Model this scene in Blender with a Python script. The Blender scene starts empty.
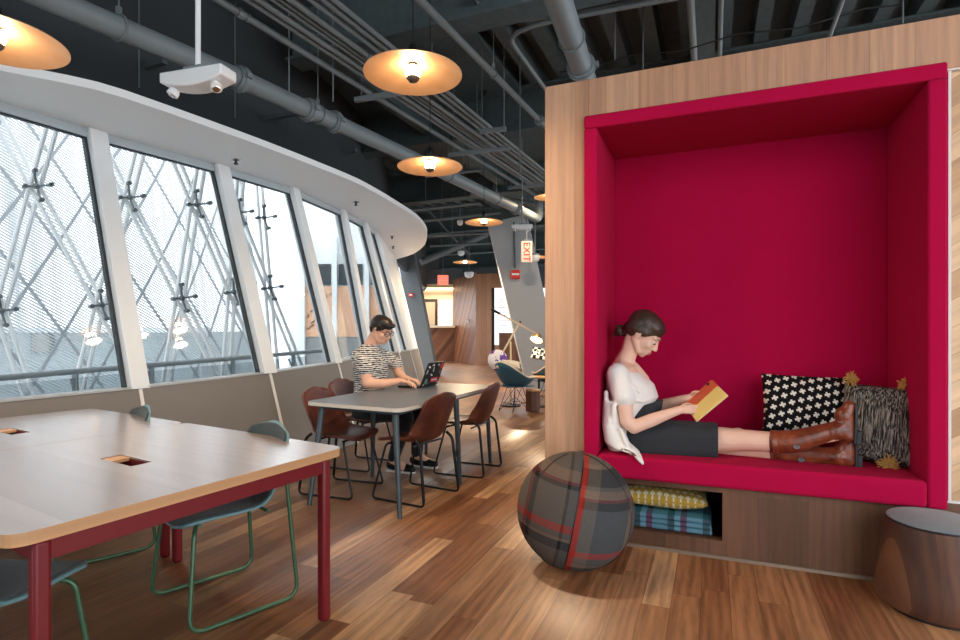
import bpy, bmesh, math, random
from mathutils import Vector, Matrix, Quaternion
random.seed(7)
scn = bpy.context.scene
COL = scn.collection
F = 556.0; EYE = 1.26; HY = 333.0
V = Vector
def P(px, py, D):                      # point seen at a place of the photograph at depth D
    return V(((px-480)/F*D, D, EYE-(py-HY)/F*D))
def PZ(px, py, z):                     # the same, at a known height
    return P(px, py, (EYE-z)*F/(py-HY))
def PX(px, D, z): return V(((px-480)/F*D, D, z))
A0 = V((0.408, 3.494, 0)); U = V((.9228, -.3852, 0)); N = V((.3851, .9229, 0)); Z = V((0, 0, 1))
def W(s, d, z): return A0 + U*s + N*d + Z*z      # frame of the nook wall
def WP(px, py, d):                     # point seen at a pixel on the plane d behind the nook wall face
    D = (3.3817+d)/(.3851*(px-480)/F+.9229)
    return P(px, py, D)
# ---------------------------------------------------------------- colour and materials
def lin(c):
    return tuple(((x/255.)/12.92 if x/255. <= .04045 else ((x/255.+.055)/1.055)**2.4) for x in c)+(1.,)
class NT:
    def __init__(s, name):
        s.mat = bpy.data.materials.new(name); s.mat.use_nodes = True
        s.nt = s.mat.node_tree; s.b = s.nt.nodes['Principled BSDF']; s.out = s.nt.nodes['Material Output']
    def n(s, t, **kw):
        x = s.nt.nodes.new(t)
        for k, v in kw.items(): setattr(x, k, v)
        return x
    def l(s, a, b): s.nt.links.new(a, b)
    def put(s, sock, v):
        if isinstance(v, bpy.types.NodeSocket): s.l(v, sock)
        elif v is not None: sock.default_value = v
    def m(s, op, a, b=None, c=None):
        x = s.n('ShaderNodeMath', operation=op)
        s.put(x.inputs[0], a); s.put(x.inputs[1], b); s.put(x.inputs[2], c)
        return x.outputs[0]
    def xyz(s, kind='Object'):
        t = s.n('ShaderNodeTexCoord'); sp = s.n('ShaderNodeSeparateXYZ'); s.l(t.outputs[kind], sp.inputs[0])
        return t.outputs[kind], sp.outputs[0], sp.outputs[1], sp.outputs[2]
    def comb(s, x, y, z):
        c = s.n('ShaderNodeCombineXYZ')
        for i, v in enumerate((x, y, z)): s.put(c.inputs[i], v)
        return c.outputs[0]
    def noise(s, vec, scale, detail=3, rough=.5):
        x = s.n('ShaderNodeTexNoise'); x.inputs['Scale'].default_value = scale
        x.inputs['Detail'].default_value = detail; x.inputs['Roughness'].default_value = rough
        if vec is not None: s.l(vec, x.inputs['Vector'])
        return x.outputs[0]
    def ramp(s, fac, stops, const=False):
        r = s.n('ShaderNodeValToRGB'); cr = r.color_ramp
        if const: cr.interpolation = 'CONSTANT'
        while len(cr.elements) < len(stops): cr.elements.new(.5)
        for e, (p, c) in zip(cr.elements, stops): e.position = p; e.color = c if len(c) == 4 else lin(c)
        s.put(r.inputs[0], fac); return r.outputs[0]
    def mix(s, f, a, b, mode='MIX'):
        x = s.n('ShaderNodeMix', data_type='RGBA', blend_type=mode)
        s.put(x.inputs[0], f); s.put(x.inputs[6], a); s.put(x.inputs[7], b); return x.outputs[2]
    def bump(s, h, strength, dist=.01):
        x = s.n('ShaderNodeBump'); x.inputs['Strength'].default_value = strength; x.inputs['Distance'].default_value = dist
        s.l(h, x.inputs['Height']); s.l(x.outputs[0], s.b.inputs['Normal'])
    def fin(s, col=None, rough=.5, metal=0., spec=None, coat=None, sheen=None):
        s.put(s.b.inputs['Base Color'], col); s.put(s.b.inputs['Roughness'], rough); s.b.inputs['Metallic'].default_value = metal
        if spec is not None: s.b.inputs['Specular IOR Level'].default_value = spec
        if coat: s.b.inputs['Coat Weight'].default_value = coat[0]; s.b.inputs['Coat Roughness'].default_value = coat[1]
        if sheen: s.b.inputs['Sheen Weight'].default_value = sheen
        return s.mat
def paint(name, c, rough=.5, metal=0., var=.06, sc=6., bump=0., bsc=200., **k):
    t = NT(name); o, x, y, z = t.xyz()
    n = t.noise(o, sc, 4)
    col = t.mix(n, tuple(v*(1-var) for v in lin(c)[:3])+(1,), tuple(min(1, v*(1+var)) for v in lin(c)[:3])+(1,))
    if bump: t.bump(t.noise(o, bsc, 2), bump, .002)
    return t.fin(col, rough, metal, **k)
def cloth(name, c, c2=None, rough=.95, sc=420., bump=.5, sheen=.2, var=.22):
    t = NT(name); o, x, y, z = t.xyz()
    n = t.noise(o, sc, 2, .7); big = t.noise(o, 4, 3)
    a = lin(c); b = lin(c2) if c2 else tuple(min(1, v*(1+var)) for v in a[:3])+(1,)
    a2 = tuple(v*(1-var) for v in a[:3])+(1,)
    f = t.m('ADD', t.m('MULTIPLY', n, .8), t.m('MULTIPLY', big, .2))
    f = t.m('MULTIPLY_ADD', f, 2.4, -.7)
    col = t.mix(t.m('MINIMUM', t.m('MAXIMUM', f, 0.), 1.), a2, b)
    t.bump(n, bump, .0015)
    return t.fin(col, rough, 0, spec=.2, sheen=sheen)
def planks(name, cols, width, length, al='x', ac='y', rot=0., gap=.02, rough=.4, grain=1., coat=None, gs=(1.6, 26.), spec=None, rvar=0.1, contrast=.38):
    t = NT(name); o, x, y, z = t.xyz(); ax = dict(x=x, y=y, z=z)
    a, c = ax[al], ax[ac]
    if rot:
        ca, sa = math.cos(rot), math.sin(rot)
        a, c = (t.m('ADD', t.m('MULTIPLY', a, ca), t.m('MULTIPLY', c, sa)),
                t.m('SUBTRACT', t.m('MULTIPLY', c, ca), t.m('MULTIPLY', a, sa)))
    rowf = t.m('DIVIDE', c, width); row = t.m('FLOOR', rowf)
    wn = t.n('ShaderNodeTexWhiteNoise', noise_dimensions='1D'); t.l(row, wn.inputs['W'])
    alf = t.m('ADD', t.m('DIVIDE', a, length), t.m('MULTIPLY', wn.outputs[0], 7.3)); seg = t.m('FLOOR', alf)
    w2 = t.n('ShaderNodeTexWhiteNoise', noise_dimensions='2D'); t.l(t.comb(row, seg, 0.), w2.inputs['Vector'])
    base = t.ramp(w2.outputs[0], [(i/(len(cols)-1.), k) for i, k in enumerate(cols)])
    off = t.m('MULTIPLY', w2.outputs[0], 37.)
    gv = t.comb(t.m('ADD', t.m('MULTIPLY', a, gs[0]), off), t.m('MULTIPLY', c, gs[1]), off)
    g1 = t.noise(gv, 1., 6, .65)
    gv2 = t.comb(t.m('ADD', t.m('MULTIPLY', a, gs[0]*.8), off), t.m('MULTIPLY', c, gs[1]*.28), off)
    g2n = t.n('ShaderNodeTexWave', wave_type='RINGS', rings_direction='X'); t.l(gv2, g2n.inputs['Vector'])
    g2n.inputs['Scale'].default_value = 1.3; g2n.inputs['Distortion'].default_value = 5.; g2n.inputs['Detail'].default_value = 3.
    g = t.m('ADD', t.m('MULTIPLY', g1, .88), t.m('MULTIPLY', g2n.outputs[1], .12))
    dark = t.ramp(g, [(.3, (1-contrast,)*3+(1,)), (.62, (1.06, 1.05, 1.03, 1))])
    col = t.mix(grain, base, dark, 'MULTIPLY')
    fr = t.m('FRACT', rowf); e1 = t.m('LESS_THAN', t.m('MINIMUM', fr, t.m('SUBTRACT', 1., fr)), gap)
    fa = t.m('FRACT', alf); e2 = t.m('LESS_THAN', t.m('MINIMUM', fa, t.m('SUBTRACT', 1., fa)), gap*width/length)
    e = t.m('MAXIMUM', e1, e2)
    col = t.mix(t.m('MULTIPLY', e, .55), col, lin((60, 35, 22)))
    t.bump(t.m('SUBTRACT', g, t.m('MULTIPLY', e, 1.)), .12, .004)
    return t.fin(col, t.m('ADD', t.m('MULTIPLY', g1, rvar), rough-rvar*.5), 0, spec=spec, coat=coat)
def glow(name, c, s):
    t = NT(name); t.b.inputs['Base Color'].default_value = lin(c)
    t.b.inputs['Emission Color'].default_value = lin(c); t.b.inputs['Emission Strength'].default_value = s
    return t.mat
# ---------------------------------------------------------------- geometry
class MB:
    def __init__(s): s.bm = bmesh.new(); s.mats = []
    def _f(s, vs, mi=0):
        try: f = s.bm.faces.new(vs); f.material_index = mi; return f
        except ValueError: return None
    def verts(s, pts): return [s.bm.verts.new(p) for p in pts]
    def box(s, c, size, rot=None, mi=0):
        h = V(size)*.5; R = rot or Matrix.Identity(3)
        p = [V(c)+R@V((x*h.x, y*h.y, z*h.z)) for x in (-1, 1) for y in (-1, 1) for z in (-1, 1)]
        v = s.verts(p)
        for q in ((0, 1, 3, 2), (4, 6, 7, 5), (0, 4, 5, 1), (2, 3, 7, 6), (0, 2, 6, 4), (1, 5, 7, 3)): s._f([v[i] for i in q], mi)
        return s
    def hexa(s, b, t, mi=0):           # four bottom points, four top points
        v = s.verts(list(b)+list(t)); n = len(b)
        s._f([v[i] for i in range(n-1, -1, -1)], mi); s._f(v[n:], mi)
        for i in range(n): j = (i+1) % n; s._f([v[i], v[j], v[n+j], v[n+i]], mi)
        return s
    def prism(s, pts, vec, mi=0): return s.hexa([V(p) for p in pts], [V(p)+V(vec) for p in pts], mi)
    def bar(s, a, b, w, h, up=Z, mi=0):
        a, b = V(a), V(b); d = (b-a).normalized(); x = d.cross(up)
        if x.length < 1e-4: x = d.cross(V((1, 0, 0)))
        x.normalize(); y = x.cross(d)
        q = [x*w/2+y*h/2, -x*w/2+y*h/2, -x*w/2-y*h/2, x*w/2-y*h/2]
        return s.hexa([a+k for k in q], [b+k for k in q], mi)
    def rings(s, rs, closed=False, cap=True, mi=0):
        R = [s.verts(r) for r in rs]; n = len(R[0]); m = len(R)
        for i in range(m if closed else m-1):
            a, b = R[i], R[(i+1) % m]
            for k in range(n): j = (k+1) % n; s._f([a[k], a[j], b[j], b[k]], mi)
        if cap and not closed: s._f(R[0][::-1], mi); s._f(R[-1], mi)
        return s
    def tube(s, pts, r, seg=10, closed=False, cap=True, mi=0, flat=1.):
        pts = [V(p) for p in pts]; n = len(pts); rr = r if isinstance(r, (list, tuple)) else [r]*n
        T = []
        for i in range(n):
            a = pts[(i-1) % n] if (closed or i > 0) else pts[i]; b = pts[(i+1) % n] if (closed or i < n-1) else pts[i]
            T.append((b-a).normalized())
        x = T[0].cross(Z)
        if x.length < .05: x = T[0].cross(V((1, 0, 0)))
        x.normalize(); rs = []
        for i in range(n):
            if i: x = (x-T[i]*x.dot(T[i])).normalized()
            y = T[i].cross(x)
            rs.append([pts[i]+x*math.cos(k*2*math.pi/seg)*rr[i]+y*math.sin(k*2*math.pi/seg)*rr[i]*flat for k in range(seg)])
        return s.rings(rs, closed, cap, mi)
    def cyl(s, a, b, r0, r1=None, seg=24, mi=0): return s.tube([a, b], [r0, r0 if r1 is None else r1], seg, mi=mi)
    def lathe(s, prof, c=(0, 0, 0), seg=40, cap=True, mi=0, axis=None):
        q = Z.rotation_difference(V(axis)) if axis is not None else Quaternion()
        rs = [[V(c)+q@V((r*math.cos(k*2*math.pi/seg), r*math.sin(k*2*math.pi/seg), z)) for k in range(seg)] for r, z in prof]
        return s.rings(rs, False, cap, mi)
    def ell(s, c, rad, rot=None, seg=20, ring=12, mi=0):
        R = rot or Matrix.Identity(3); rs = []
        for i in range(1, ring):
            a = math.pi*i/ring
            rs.append([V(c)+R@V((rad[0]*math.sin(a)*math.cos(k*2*math.pi/seg), rad[1]*math.sin(a)*math.sin(k*2*math.pi/seg), -rad[2]*math.cos(a))) for k in range(seg)])
        RR = [s.verts(r) for r in rs]
        for i in range(len(RR)-1):
            for k in range(seg): j = (k+1) % seg; s._f([RR[i][k], RR[i][j], RR[i+1][j], RR[i+1][k]], mi)
        b = s.bm.verts.new(V(c)+R@V((0, 0, -rad[2]))); t = s.bm.verts.new(V(c)+R@V((0, 0, rad[2])))
        for k in range(seg):
            j = (k+1) % seg; s._f([b, RR[0][j], RR[0][k]], mi); s._f([t, RR[-1][k], RR[-1][j]], mi)
        return s
    def caps(s, p0, r0, p1, r1, seg=16):       # tapered capsule
        p0, p1 = V(p0), V(p1); L = (p1-p0).length; pr = []
        for i in range(6): a = math.pi/2*(1-i/5.); pr.append((max(r0*math.cos(a), r0*.02), -r0*math.sin(a)))
        for i in range(6): a = math.pi/2*(i/5.); pr.append((max(r1*math.cos(a), r1*.02), L+r1*math.sin(a)))
        return s.lathe(pr, p0, seg, True, 0, (p1-p0))
    def chain(s, pts):                          # [(point, radius), ...]
        for (a, r), (b, q) in zip(pts[:-1], pts[1:]): s.caps(a, r, b, q)
        return s
    def loft(s, secs, seg=24, mi=0, p=2.):      # [(centre, half axis, half axis), ...]
        g = lambda v: math.copysign(abs(v)**(2./p), v)
        return s.rings([[V(c)+V(a)*g(math.cos(k*2*math.pi/seg))+V(b)*g(math.sin(k*2*math.pi/seg)) for k in range(seg)] for c, a, b in secs], False, True, mi)
    def grid(s, fn, nu, nv, mi=0, cu=False):
        G = [[s.bm.verts.new(fn(i/float(nu), j/float(nv))) for j in range(nv+1)] for i in range(nu+(0 if cu else 1))]
        for i in range(nu):
            for j in range(nv): k = (i+1) % len(G); s._f([G[i][j], G[k][j], G[k][j+1], G[i][j+1]], mi)
        return s
    def mesh(s, name, sharp=38, smooth=True):
        bm = s.bm; bmesh.ops.recalc_face_normals(bm, faces=bm.faces)
        for f in bm.faces: f.smooth = smooth
        lim = math.radians(sharp)
        for e in bm.edges:
            if len(e.link_faces) == 2: e.smooth = e.calc_face_angle(0) < lim
        me = bpy.data.meshes.new(name); bm.to_mesh(me); bm.free(); return me
def link(name, me, mat=None, parent=None, world=True):
    o = bpy.data.objects.new(name, me); COL.objects.link(o)
    if mat is not None:
        for m_ in (mat if isinstance(mat, (list, tuple)) else [mat]): me.materials.append(m_)
    if parent is not None:
        o.parent = parent
        if world:
            o.matrix_parent_inverse = wm(parent).inverted()
    return o
def wm(o):
    M = Matrix.LocRotScale(o.location, o.rotation_euler, o.scale)
    return (wm(o.parent) @ o.matrix_parent_inverse @ M) if o.parent else M
def obj(name, mb, mat=None, parent=None, world=True, sharp=38, smooth=True, bevel=0, bseg=2, solid=0, sub=0, off=0.):
    o = link(name, mb.mesh(name, sharp, smooth), mat, parent, world)
    if sub: m = o.modifiers.new('s', 'SUBSURF'); m.levels = sub; m.render_levels = sub
    if solid: m = o.modifiers.new('t', 'SOLIDIFY'); m.thickness = solid; m.offset = off
    if bevel: m = o.modifiers.new('b', 'BEVEL'); m.width = bevel; m.segments = bseg; m.limit_method = 'ANGLE'; m.angle_limit = math.radians(38); m.harden_normals = False
    return o
def blob(name, mb, mat, parent, vox=.006, smooth=4, sub=0, world=True, dec=0):   # one continuous surface from overlapping closed shapes
    bmesh.ops.recalc_face_normals(mb.bm, faces=mb.bm.faces)
    me = bpy.data.meshes.new(name); mb.bm.to_mesh(me); mb.bm.free()
    t = bpy.data.objects.new('tmp', me); COL.objects.link(t)
    m = t.modifiers.new('r', 'REMESH'); m.mode = 'VOXEL'; m.voxel_size = vox; m.use_smooth_shade = True
    if smooth: m = t.modifiers.new('s', 'SMOOTH'); m.factor = .5; m.iterations = smooth
    dg = bpy.context.evaluated_depsgraph_get(); dg.update()
    me2 = bpy.data.meshes.new_from_object(t.evaluated_get(dg)); me2.name = name
    bpy.data.objects.remove(t); bpy.data.meshes.remove(me)
    for p in me2.polygons: p.use_smooth = True
    me2.materials.clear()
    return link(name, me2, mat, parent, world)
def thing(name, label, cat, loc=(0, 0, 0), rz=0., group=None):
    o = bpy.data.objects.new(name, None); o.empty_display_size = .1; COL.objects.link(o)
    o.location = loc; o.rotation_euler = (0, 0, rz)
    return tag(o, label, cat, group)
def tag(o, label, cat, group=None):
    o['label'] = label; o['category'] = cat
    if group: o['group'] = group
    return o
def struct(o): o['kind'] = 'structure'; return o
def dup(root, loc, rz, label, group=None):
    def cp(o, par):
        c = o.copy(); COL.objects.link(c)
        if par is not None: c.parent = par
        for k in [x for x in list(COL.objects) if x.parent == o]: cp(k, c)
        return c
    r = cp(root, None); r.location = loc; r.rotation_euler = (0, 0, rz); r['label'] = label
    if group: r['group'] = group
    return r
def fillet(pts, r, n=6, closed=False):           # rounded corners for tubes and outlines
    pts = [V(p) for p in pts]; out = []; m = len(pts)
    for i, p in enumerate(pts):
        if not closed and i in (0, m-1): out.append(p); continue
        a = pts[(i-1) % m]; b = pts[(i+1) % m]; da = (a-p); db = (b-p)
        rr = r[i] if isinstance(r, (list, tuple)) else r
        t = min(rr, da.length*.48, db.length*.48)
        s0 = p+da.normalized()*t; s1 = p+db.normalized()*t
        for k in range(n+1): u = k/float(n); out.append(s0*(1-u)**2+p*2*u*(1-u)+s1*u*u)
    return out
def catmull(pts, n=6):
    pts = [V(p) for p in pts]; q = [pts[0]*2-pts[1]]+pts+[pts[-1]*2-pts[-2]]; out = []
    for i in range(1, len(q)-2):
        for k in range(n):
            t = k/float(n); a, b, c, d = q[i-1], q[i], q[i+1], q[i+2]
            out.append(.5*((2*b)+(c-a)*t+(2*a-5*b+4*c-d)*t*t+(3*b-a-3*c+d)*t**3))
    return out+[pts[-1]]
def text(name, s, size, mat, parent, loc, xdir, up, ext=.001):
    cu = bpy.data.curves.new(name, 'FONT'); cu.body = s; cu.size = size; cu.extrude = ext; cu.align_x = 'CENTER'; cu.align_y = 'CENTER'; cu.resolution_u = 3
    t = bpy.data.objects.new('tmp', cu); COL.objects.link(t)
    dg = bpy.context.evaluated_depsgraph_get(); dg.update()
    me = bpy.data.meshes.new_from_object(t.evaluated_get(dg)); bpy.data.objects.remove(t)
    x = V(xdir).normalized(); y = V(up).normalized(); z = x.cross(y)
    M = Matrix(((x.x, y.x, z.x, loc[0]), (x.y, y.y, z.y, loc[1]), (x.z, y.z, z.z, loc[2]), (0, 0, 0, 1)))
    me.transform(M); me.materials.clear()
    return link(name, me, mat, parent)
def M3(x, y, z): return Matrix((V(x), V(y), V(z))).transposed()

def boolcut(o, mbc, op='DIFFERENCE'):
    c = bpy.data.objects.new('tmpc', mbc.mesh('tmpc')); COL.objects.link(c)
    m = o.modifiers.new('x', 'BOOLEAN'); m.operation = op; m.solver = 'EXACT'; m.object = c
    dg = bpy.context.evaluated_depsgraph_get(); dg.update()
    me = bpy.data.meshes.new_from_object(o.evaluated_get(dg)); o.modifiers.clear(); o.data = me; bpy.data.objects.remove(c); return o
# ================================================================ materials of the place
RZU = math.atan2(U.y, U.x); RZN = math.atan2(N.y, N.x)
M = {}
M['floor'] = planks('oak_floor', [(120, 74, 46), (148, 98, 64), (172, 122, 84), (130, 82, 52), (156, 106, 70), (200, 154, 112), (126, 78, 50), (166, 114, 76)], .127, 1.05, 'x', 'y', rough=.34, gap=.014, contrast=.52, coat=(.5, .3), gs=(2.2, 24.))
M['veneer'] = planks('oak_veneer', [(178, 131, 100), (194, 148, 116), (184, 138, 107), (203, 159, 127)], .19, 60., 'z', 'x', rough=.5, gap=.004, gs=(1.2, 30.), contrast=.28)
M['walnut'] = planks('walnut_veneer', [(98, 64, 44), (112, 75, 53), (90, 58, 40)], .24, 60., 'z', 'x', rough=.5, gap=.004, gs=(1.4, 30.), contrast=.32)
M['chev'] = planks('diagonal_oak', [(206, 166, 126), (222, 186, 148), (190, 148, 108), (230, 196, 158)], .115, 60., 'x', 'z', rot=math.radians(32), rough=.5, gap=.01, contrast=.25)
M['chevdark'] = planks('diagonal_walnut', [(116, 68, 42), (136, 84, 54), (98, 56, 36), (150, 98, 66)], .16, 60., 'x', 'z', rot=math.radians(52), rough=.45, gap=.02, contrast=.3)
M['red'] = cloth('crimson_wool', (172, 4, 60), rough=1., sc=500, bump=.3, sheen=0, var=.12)
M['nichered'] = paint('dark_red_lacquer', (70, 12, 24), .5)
M['white'] = paint('white_paint', (232, 236, 238), .45, var=.02)
M['soffit'] = paint('white_plaster', (240, 243, 244), .7, var=.02, sc=2)
M['knee'] = paint('taupe_wall_panel', (120, 115, 111), .5, var=.04, sc=2.)
M['joint'] = paint('white_joint', (226, 224, 220), .5)
M['gasket'] = paint('dark_gasket', (50, 58, 62), .5)
M['ceil'] = paint('dark_painted_deck', (86, 101, 105), .75, var=.35, sc=9., bump=.3, bsc=60)
M['beam'] = paint('dark_fireproofing', (78, 91, 94), .9, var=.3, sc=14., bump=.6, bsc=90)
M['pipe'] = paint('grey_painted_pipe', (116, 126, 130), .5, var=.06)
M['pipedark'] = paint('dark_grey_pipe', (92, 101, 104), .5, var=.08)
M['conduit'] = paint('conduit_grey', (110, 119, 122), .5)
M['colgrey'] = paint('grey_column_paint', (168, 175, 180), .6, var=.04, sc=2)
M['coldark'] = paint('dark_column_paint', (92, 97, 101), .6, var=.06)
M['black'] = paint('black_metal', (22, 24, 26), .4, .3)
M['chrome'] = paint('polished_metal', (200, 200, 200), .15, 1.)
def glass(name, tint=(.93, .97, .98)):
    t = NT(name); g = t.n('ShaderNodeBsdfGlossy'); g.inputs['Roughness'].default_value = .02
    tr = t.n('ShaderNodeBsdfTransparent'); tr.inputs[0].default_value = tint+(1,)
    lw = t.n('ShaderNodeLayerWeight'); lw.inputs[0].default_value = .5
    mx = t.n('ShaderNodeMixShader'); t.l(t.m('MULTIPLY_ADD', t.m('POWER', lw.outputs[1], 4.), .5, .035), mx.inputs[0]); t.l(tr.outputs[0], mx.inputs[1]); t.l(g.outputs[0], mx.inputs[2])
    t.l(mx.outputs[0], t.out.inputs[0]); return t.mat
M['glass'] = glass('window_glass', (.82, .84, .85))
# ================================================================ floor
M['header'] = paint('pale_grey_header', (186, 198, 203), .5)
mb = MB(); mb.box((0, 0, -.05), (70, 60, .1))
fl = obj('floor', mb, M['floor']); fl.rotation_euler = (0, 0, RZN); fl.location = (0, 12, 0); struct(fl); FLOOR = fl
# ================================================================ nook wall: vertical oak boards round a square opening
S0, S1, Zs0, Zs1 = .254, 2.02, .403, 2.572          # opening of the upholstered box
HT = 2.806; SR = 5.2; WD = .95
def place(o): o.location = A0; o.rotation_euler = (0, 0, RZU); return o
mb = MB()
mb.box(((0+S0+.02)/2, .04, (.403+HT)/2), (S0+.02, .08, HT-.403))             # left post
mb.box(((S0+.02+SR)/2, .04, (2.55+HT)/2), (SR-S0-.02, .08, HT-2.55))         # header
mb.box((.04, WD/2+.04, HT/2), (.08, WD-.08, HT))                            # return down the left side
wr = place(obj('wall_right', mb, M['veneer'], bevel=.003)); struct(wr)
mb = MB()
nz0, nz1, ns0, ns1 = .0975, .367, .22, 1.023
mb.box((SR/2, .045, (.367+.43)/2), (SR, .08, .43-.367)); mb.box((SR/2, .045, (.018+.0975)/2), (SR, .08, .0975-.018))
mb.box((ns0/2, .045, (nz0+nz1)/2), (ns0, .08, nz1-nz0)); mb.box(((ns1+SR)/2, .045, (nz0+nz1)/2), (SR-ns1, .08, nz1-nz0))
b = obj('base_panel', mb, M['walnut'], wr, world=False)
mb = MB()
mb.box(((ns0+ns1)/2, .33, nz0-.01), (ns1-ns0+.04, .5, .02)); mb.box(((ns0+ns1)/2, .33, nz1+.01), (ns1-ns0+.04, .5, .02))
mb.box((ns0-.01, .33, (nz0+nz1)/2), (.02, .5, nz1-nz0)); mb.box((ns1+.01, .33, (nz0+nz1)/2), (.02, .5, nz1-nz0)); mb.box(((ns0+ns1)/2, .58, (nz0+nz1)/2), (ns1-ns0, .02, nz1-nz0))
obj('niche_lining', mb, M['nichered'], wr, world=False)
mb = MB(); mb.box((SR/2, .0, .009), (SR, .02, .018)); bb = place(obj('baseboard_right', mb, paint('metal_strip', (150, 132, 116), .4, .5))); struct(bb)
mb = MB(); mb.box(((2.05+SR)/2, .055, (2.54+.44)/2), (SR-2.05, .05, 2.10))
t1 = place(obj('trim_1', mb, M['chev'])); struct(t1)
mb = MB(); mb.box(((2.03+SR)/2, .02, 2.548), (SR-2.03, .03, .012)); mb.box(((2.03+SR)/2, .02, .434), (SR-2.03, .03, .012)); mb.box((2.04, .03, 1.49), (.012, .05, 2.1))
obj('inset_edge', mb, M['joint'], t1, world=False)
# ---------------------------------------------------------------- the upholstered box
nook = thing('upholstered_nook', 'large square crimson fabric seating nook set into the oak wall', 'seating nook', A0, RZU)
fb = .08
mb = MB()    # front border and lining, one picture-frame profile
def ringbox(mb, s0, s1, z0, z1, y0, y1, t):
    mb.box(((s0+s1)/2, (y0+y1)/2, z1-t/2), (s1-s0, y1-y0, t))
    mb.box((s0+t/2, (y0+y1)/2, (z0+z1-t)/2), (t, y1-y0, z1-t-z0)); mb.box((s1-t/2, (y0+y1)/2, (z0+z1-t)/2), (t, y1-y0, z1-t-z0))
mb.box(((S0+S1)/2, .305, Zs1-fb/2), (S1-S0, .69, fb)); obj('top_panel', mb, M['red'], nook, False, bevel=.012, bseg=3)
mb = MB(); mb.box((S0+fb/2, .305, (Zs1-fb+Zs0)/2), (fb, .69, Zs1-fb-Zs0)); obj('side_panel', mb, M['red'], nook, False, bevel=.012, bseg=3)
mb = MB(); mb.box((S1-fb/2, .305, (Zs1-fb+Zs0)/2), (fb, .69, Zs1-fb-Zs0)); obj('side_panel', mb, M['red'], nook, False, bevel=.012, bseg=3)
mb = MB(); mb.box(((S0+S1)/2, .67, 1.5), (S1-S0-2*fb+.01, .06, 2.1)); obj('back_panel', mb, M['red'], nook, False, bevel=.01, bseg=3)
mb = MB(); mb.box(((S0+S1)/2, .301, (Zs0+.537)/2), (S1-S0-2*fb, .698, .537-Zs0)); obj('seat_cushion', mb, M['red'], nook, False, bevel=.022, bseg=4)
# ================================================================ leaning window wall
TOPZ = 3.0
T = [V((-4.35, 2.2, TOPZ)), V((-3.87, 3.55, TOPZ)), V((-3.28, 4.765, TOPZ)), V((-2.67, 5.76, TOPZ)), V((-2.22, 6.67, TOPZ)), V((-1.925, 7.87, TOPZ)), V((-1.79, 8.72, TOPZ)), V((-1.76, 9.49, TOPZ)), V((-1.95, 12.9, TOPZ))]
B = [V((-3.75, 1.95, .80)), V((-3.27, 3.30, .805)), V((-2.715, 4.44, .817)), V((-2.04, 5.40, .87)), V((-1.652, 6.47, .911)), V((-1.527, 7.79, .966)), V((-1.263, 8.67, .956)), V((-1.195, 9.49, .96)), V((-1.44, 12.9, .90))]
T.insert(0, V((-4.75, .7, TOPZ))); B.insert(0, V((-4.15, .55, .80))); T.insert(0, V((-4.95, -.9, TOPZ))); B.insert(0, V((-4.35, -.95, .80)))
nst = len(T)
def foot(i):
    d = (B[i]-T[i]); d /= -d.z; return B[i]+d*B[i].z
G0 = [foot(i) for i in range(nst)]
def outw(i):
    t = (T[min(i+1, nst-1)]-T[max(i-1, 0)]).normalized(); return V((-t.y, t.x, 0))
mb = MB()
for i in range(nst-1):
    o0, o1 = outw(i)*.12, outw(i+1)*.12
    mb.hexa([G0[i], G0[i+1], G0[i+1]+o1, G0[i]+o0], [B[i], B[i+1], B[i+1]+o1, B[i]+o0])
wl = obj('wall_left', mb, M['knee'], smooth=False); struct(wl)
mb = MB()
for i in range(1, nst):
    t = (T[min(i+1, nst-1)]-T[i-1]).normalized()*.014; o = outw(i)
    mb.hexa([G0[i]-t-o*.006, G0[i]+t-o*.006, G0[i]+t+o*.02, G0[i]-t+o*.02], [B[i]-t-o*.006, B[i]+t-o*.006, B[i]+t+o*.02, B[i]-t+o*.02])
obj('panel_joint', mb, M['joint'], wl, smooth=False)
mb = MB()
for i in range(nst-1):
    a, b = B[i], B[i+1]; o0, o1 = outw(i), outw(i+1)
    mb.hexa([a-o0*.01, b-o1*.01, b+o1*.13, a+o0*.13], [a-o0*.01+Z*.015, b-o1*.01+Z*.015, b+o1*.13+Z*.015, a+o0*.13+Z*.015])
obj('sill', mb, paint('sill_metal', (176, 180, 180), .4), wl, smooth=False)
MW = [.15]*nst
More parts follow.
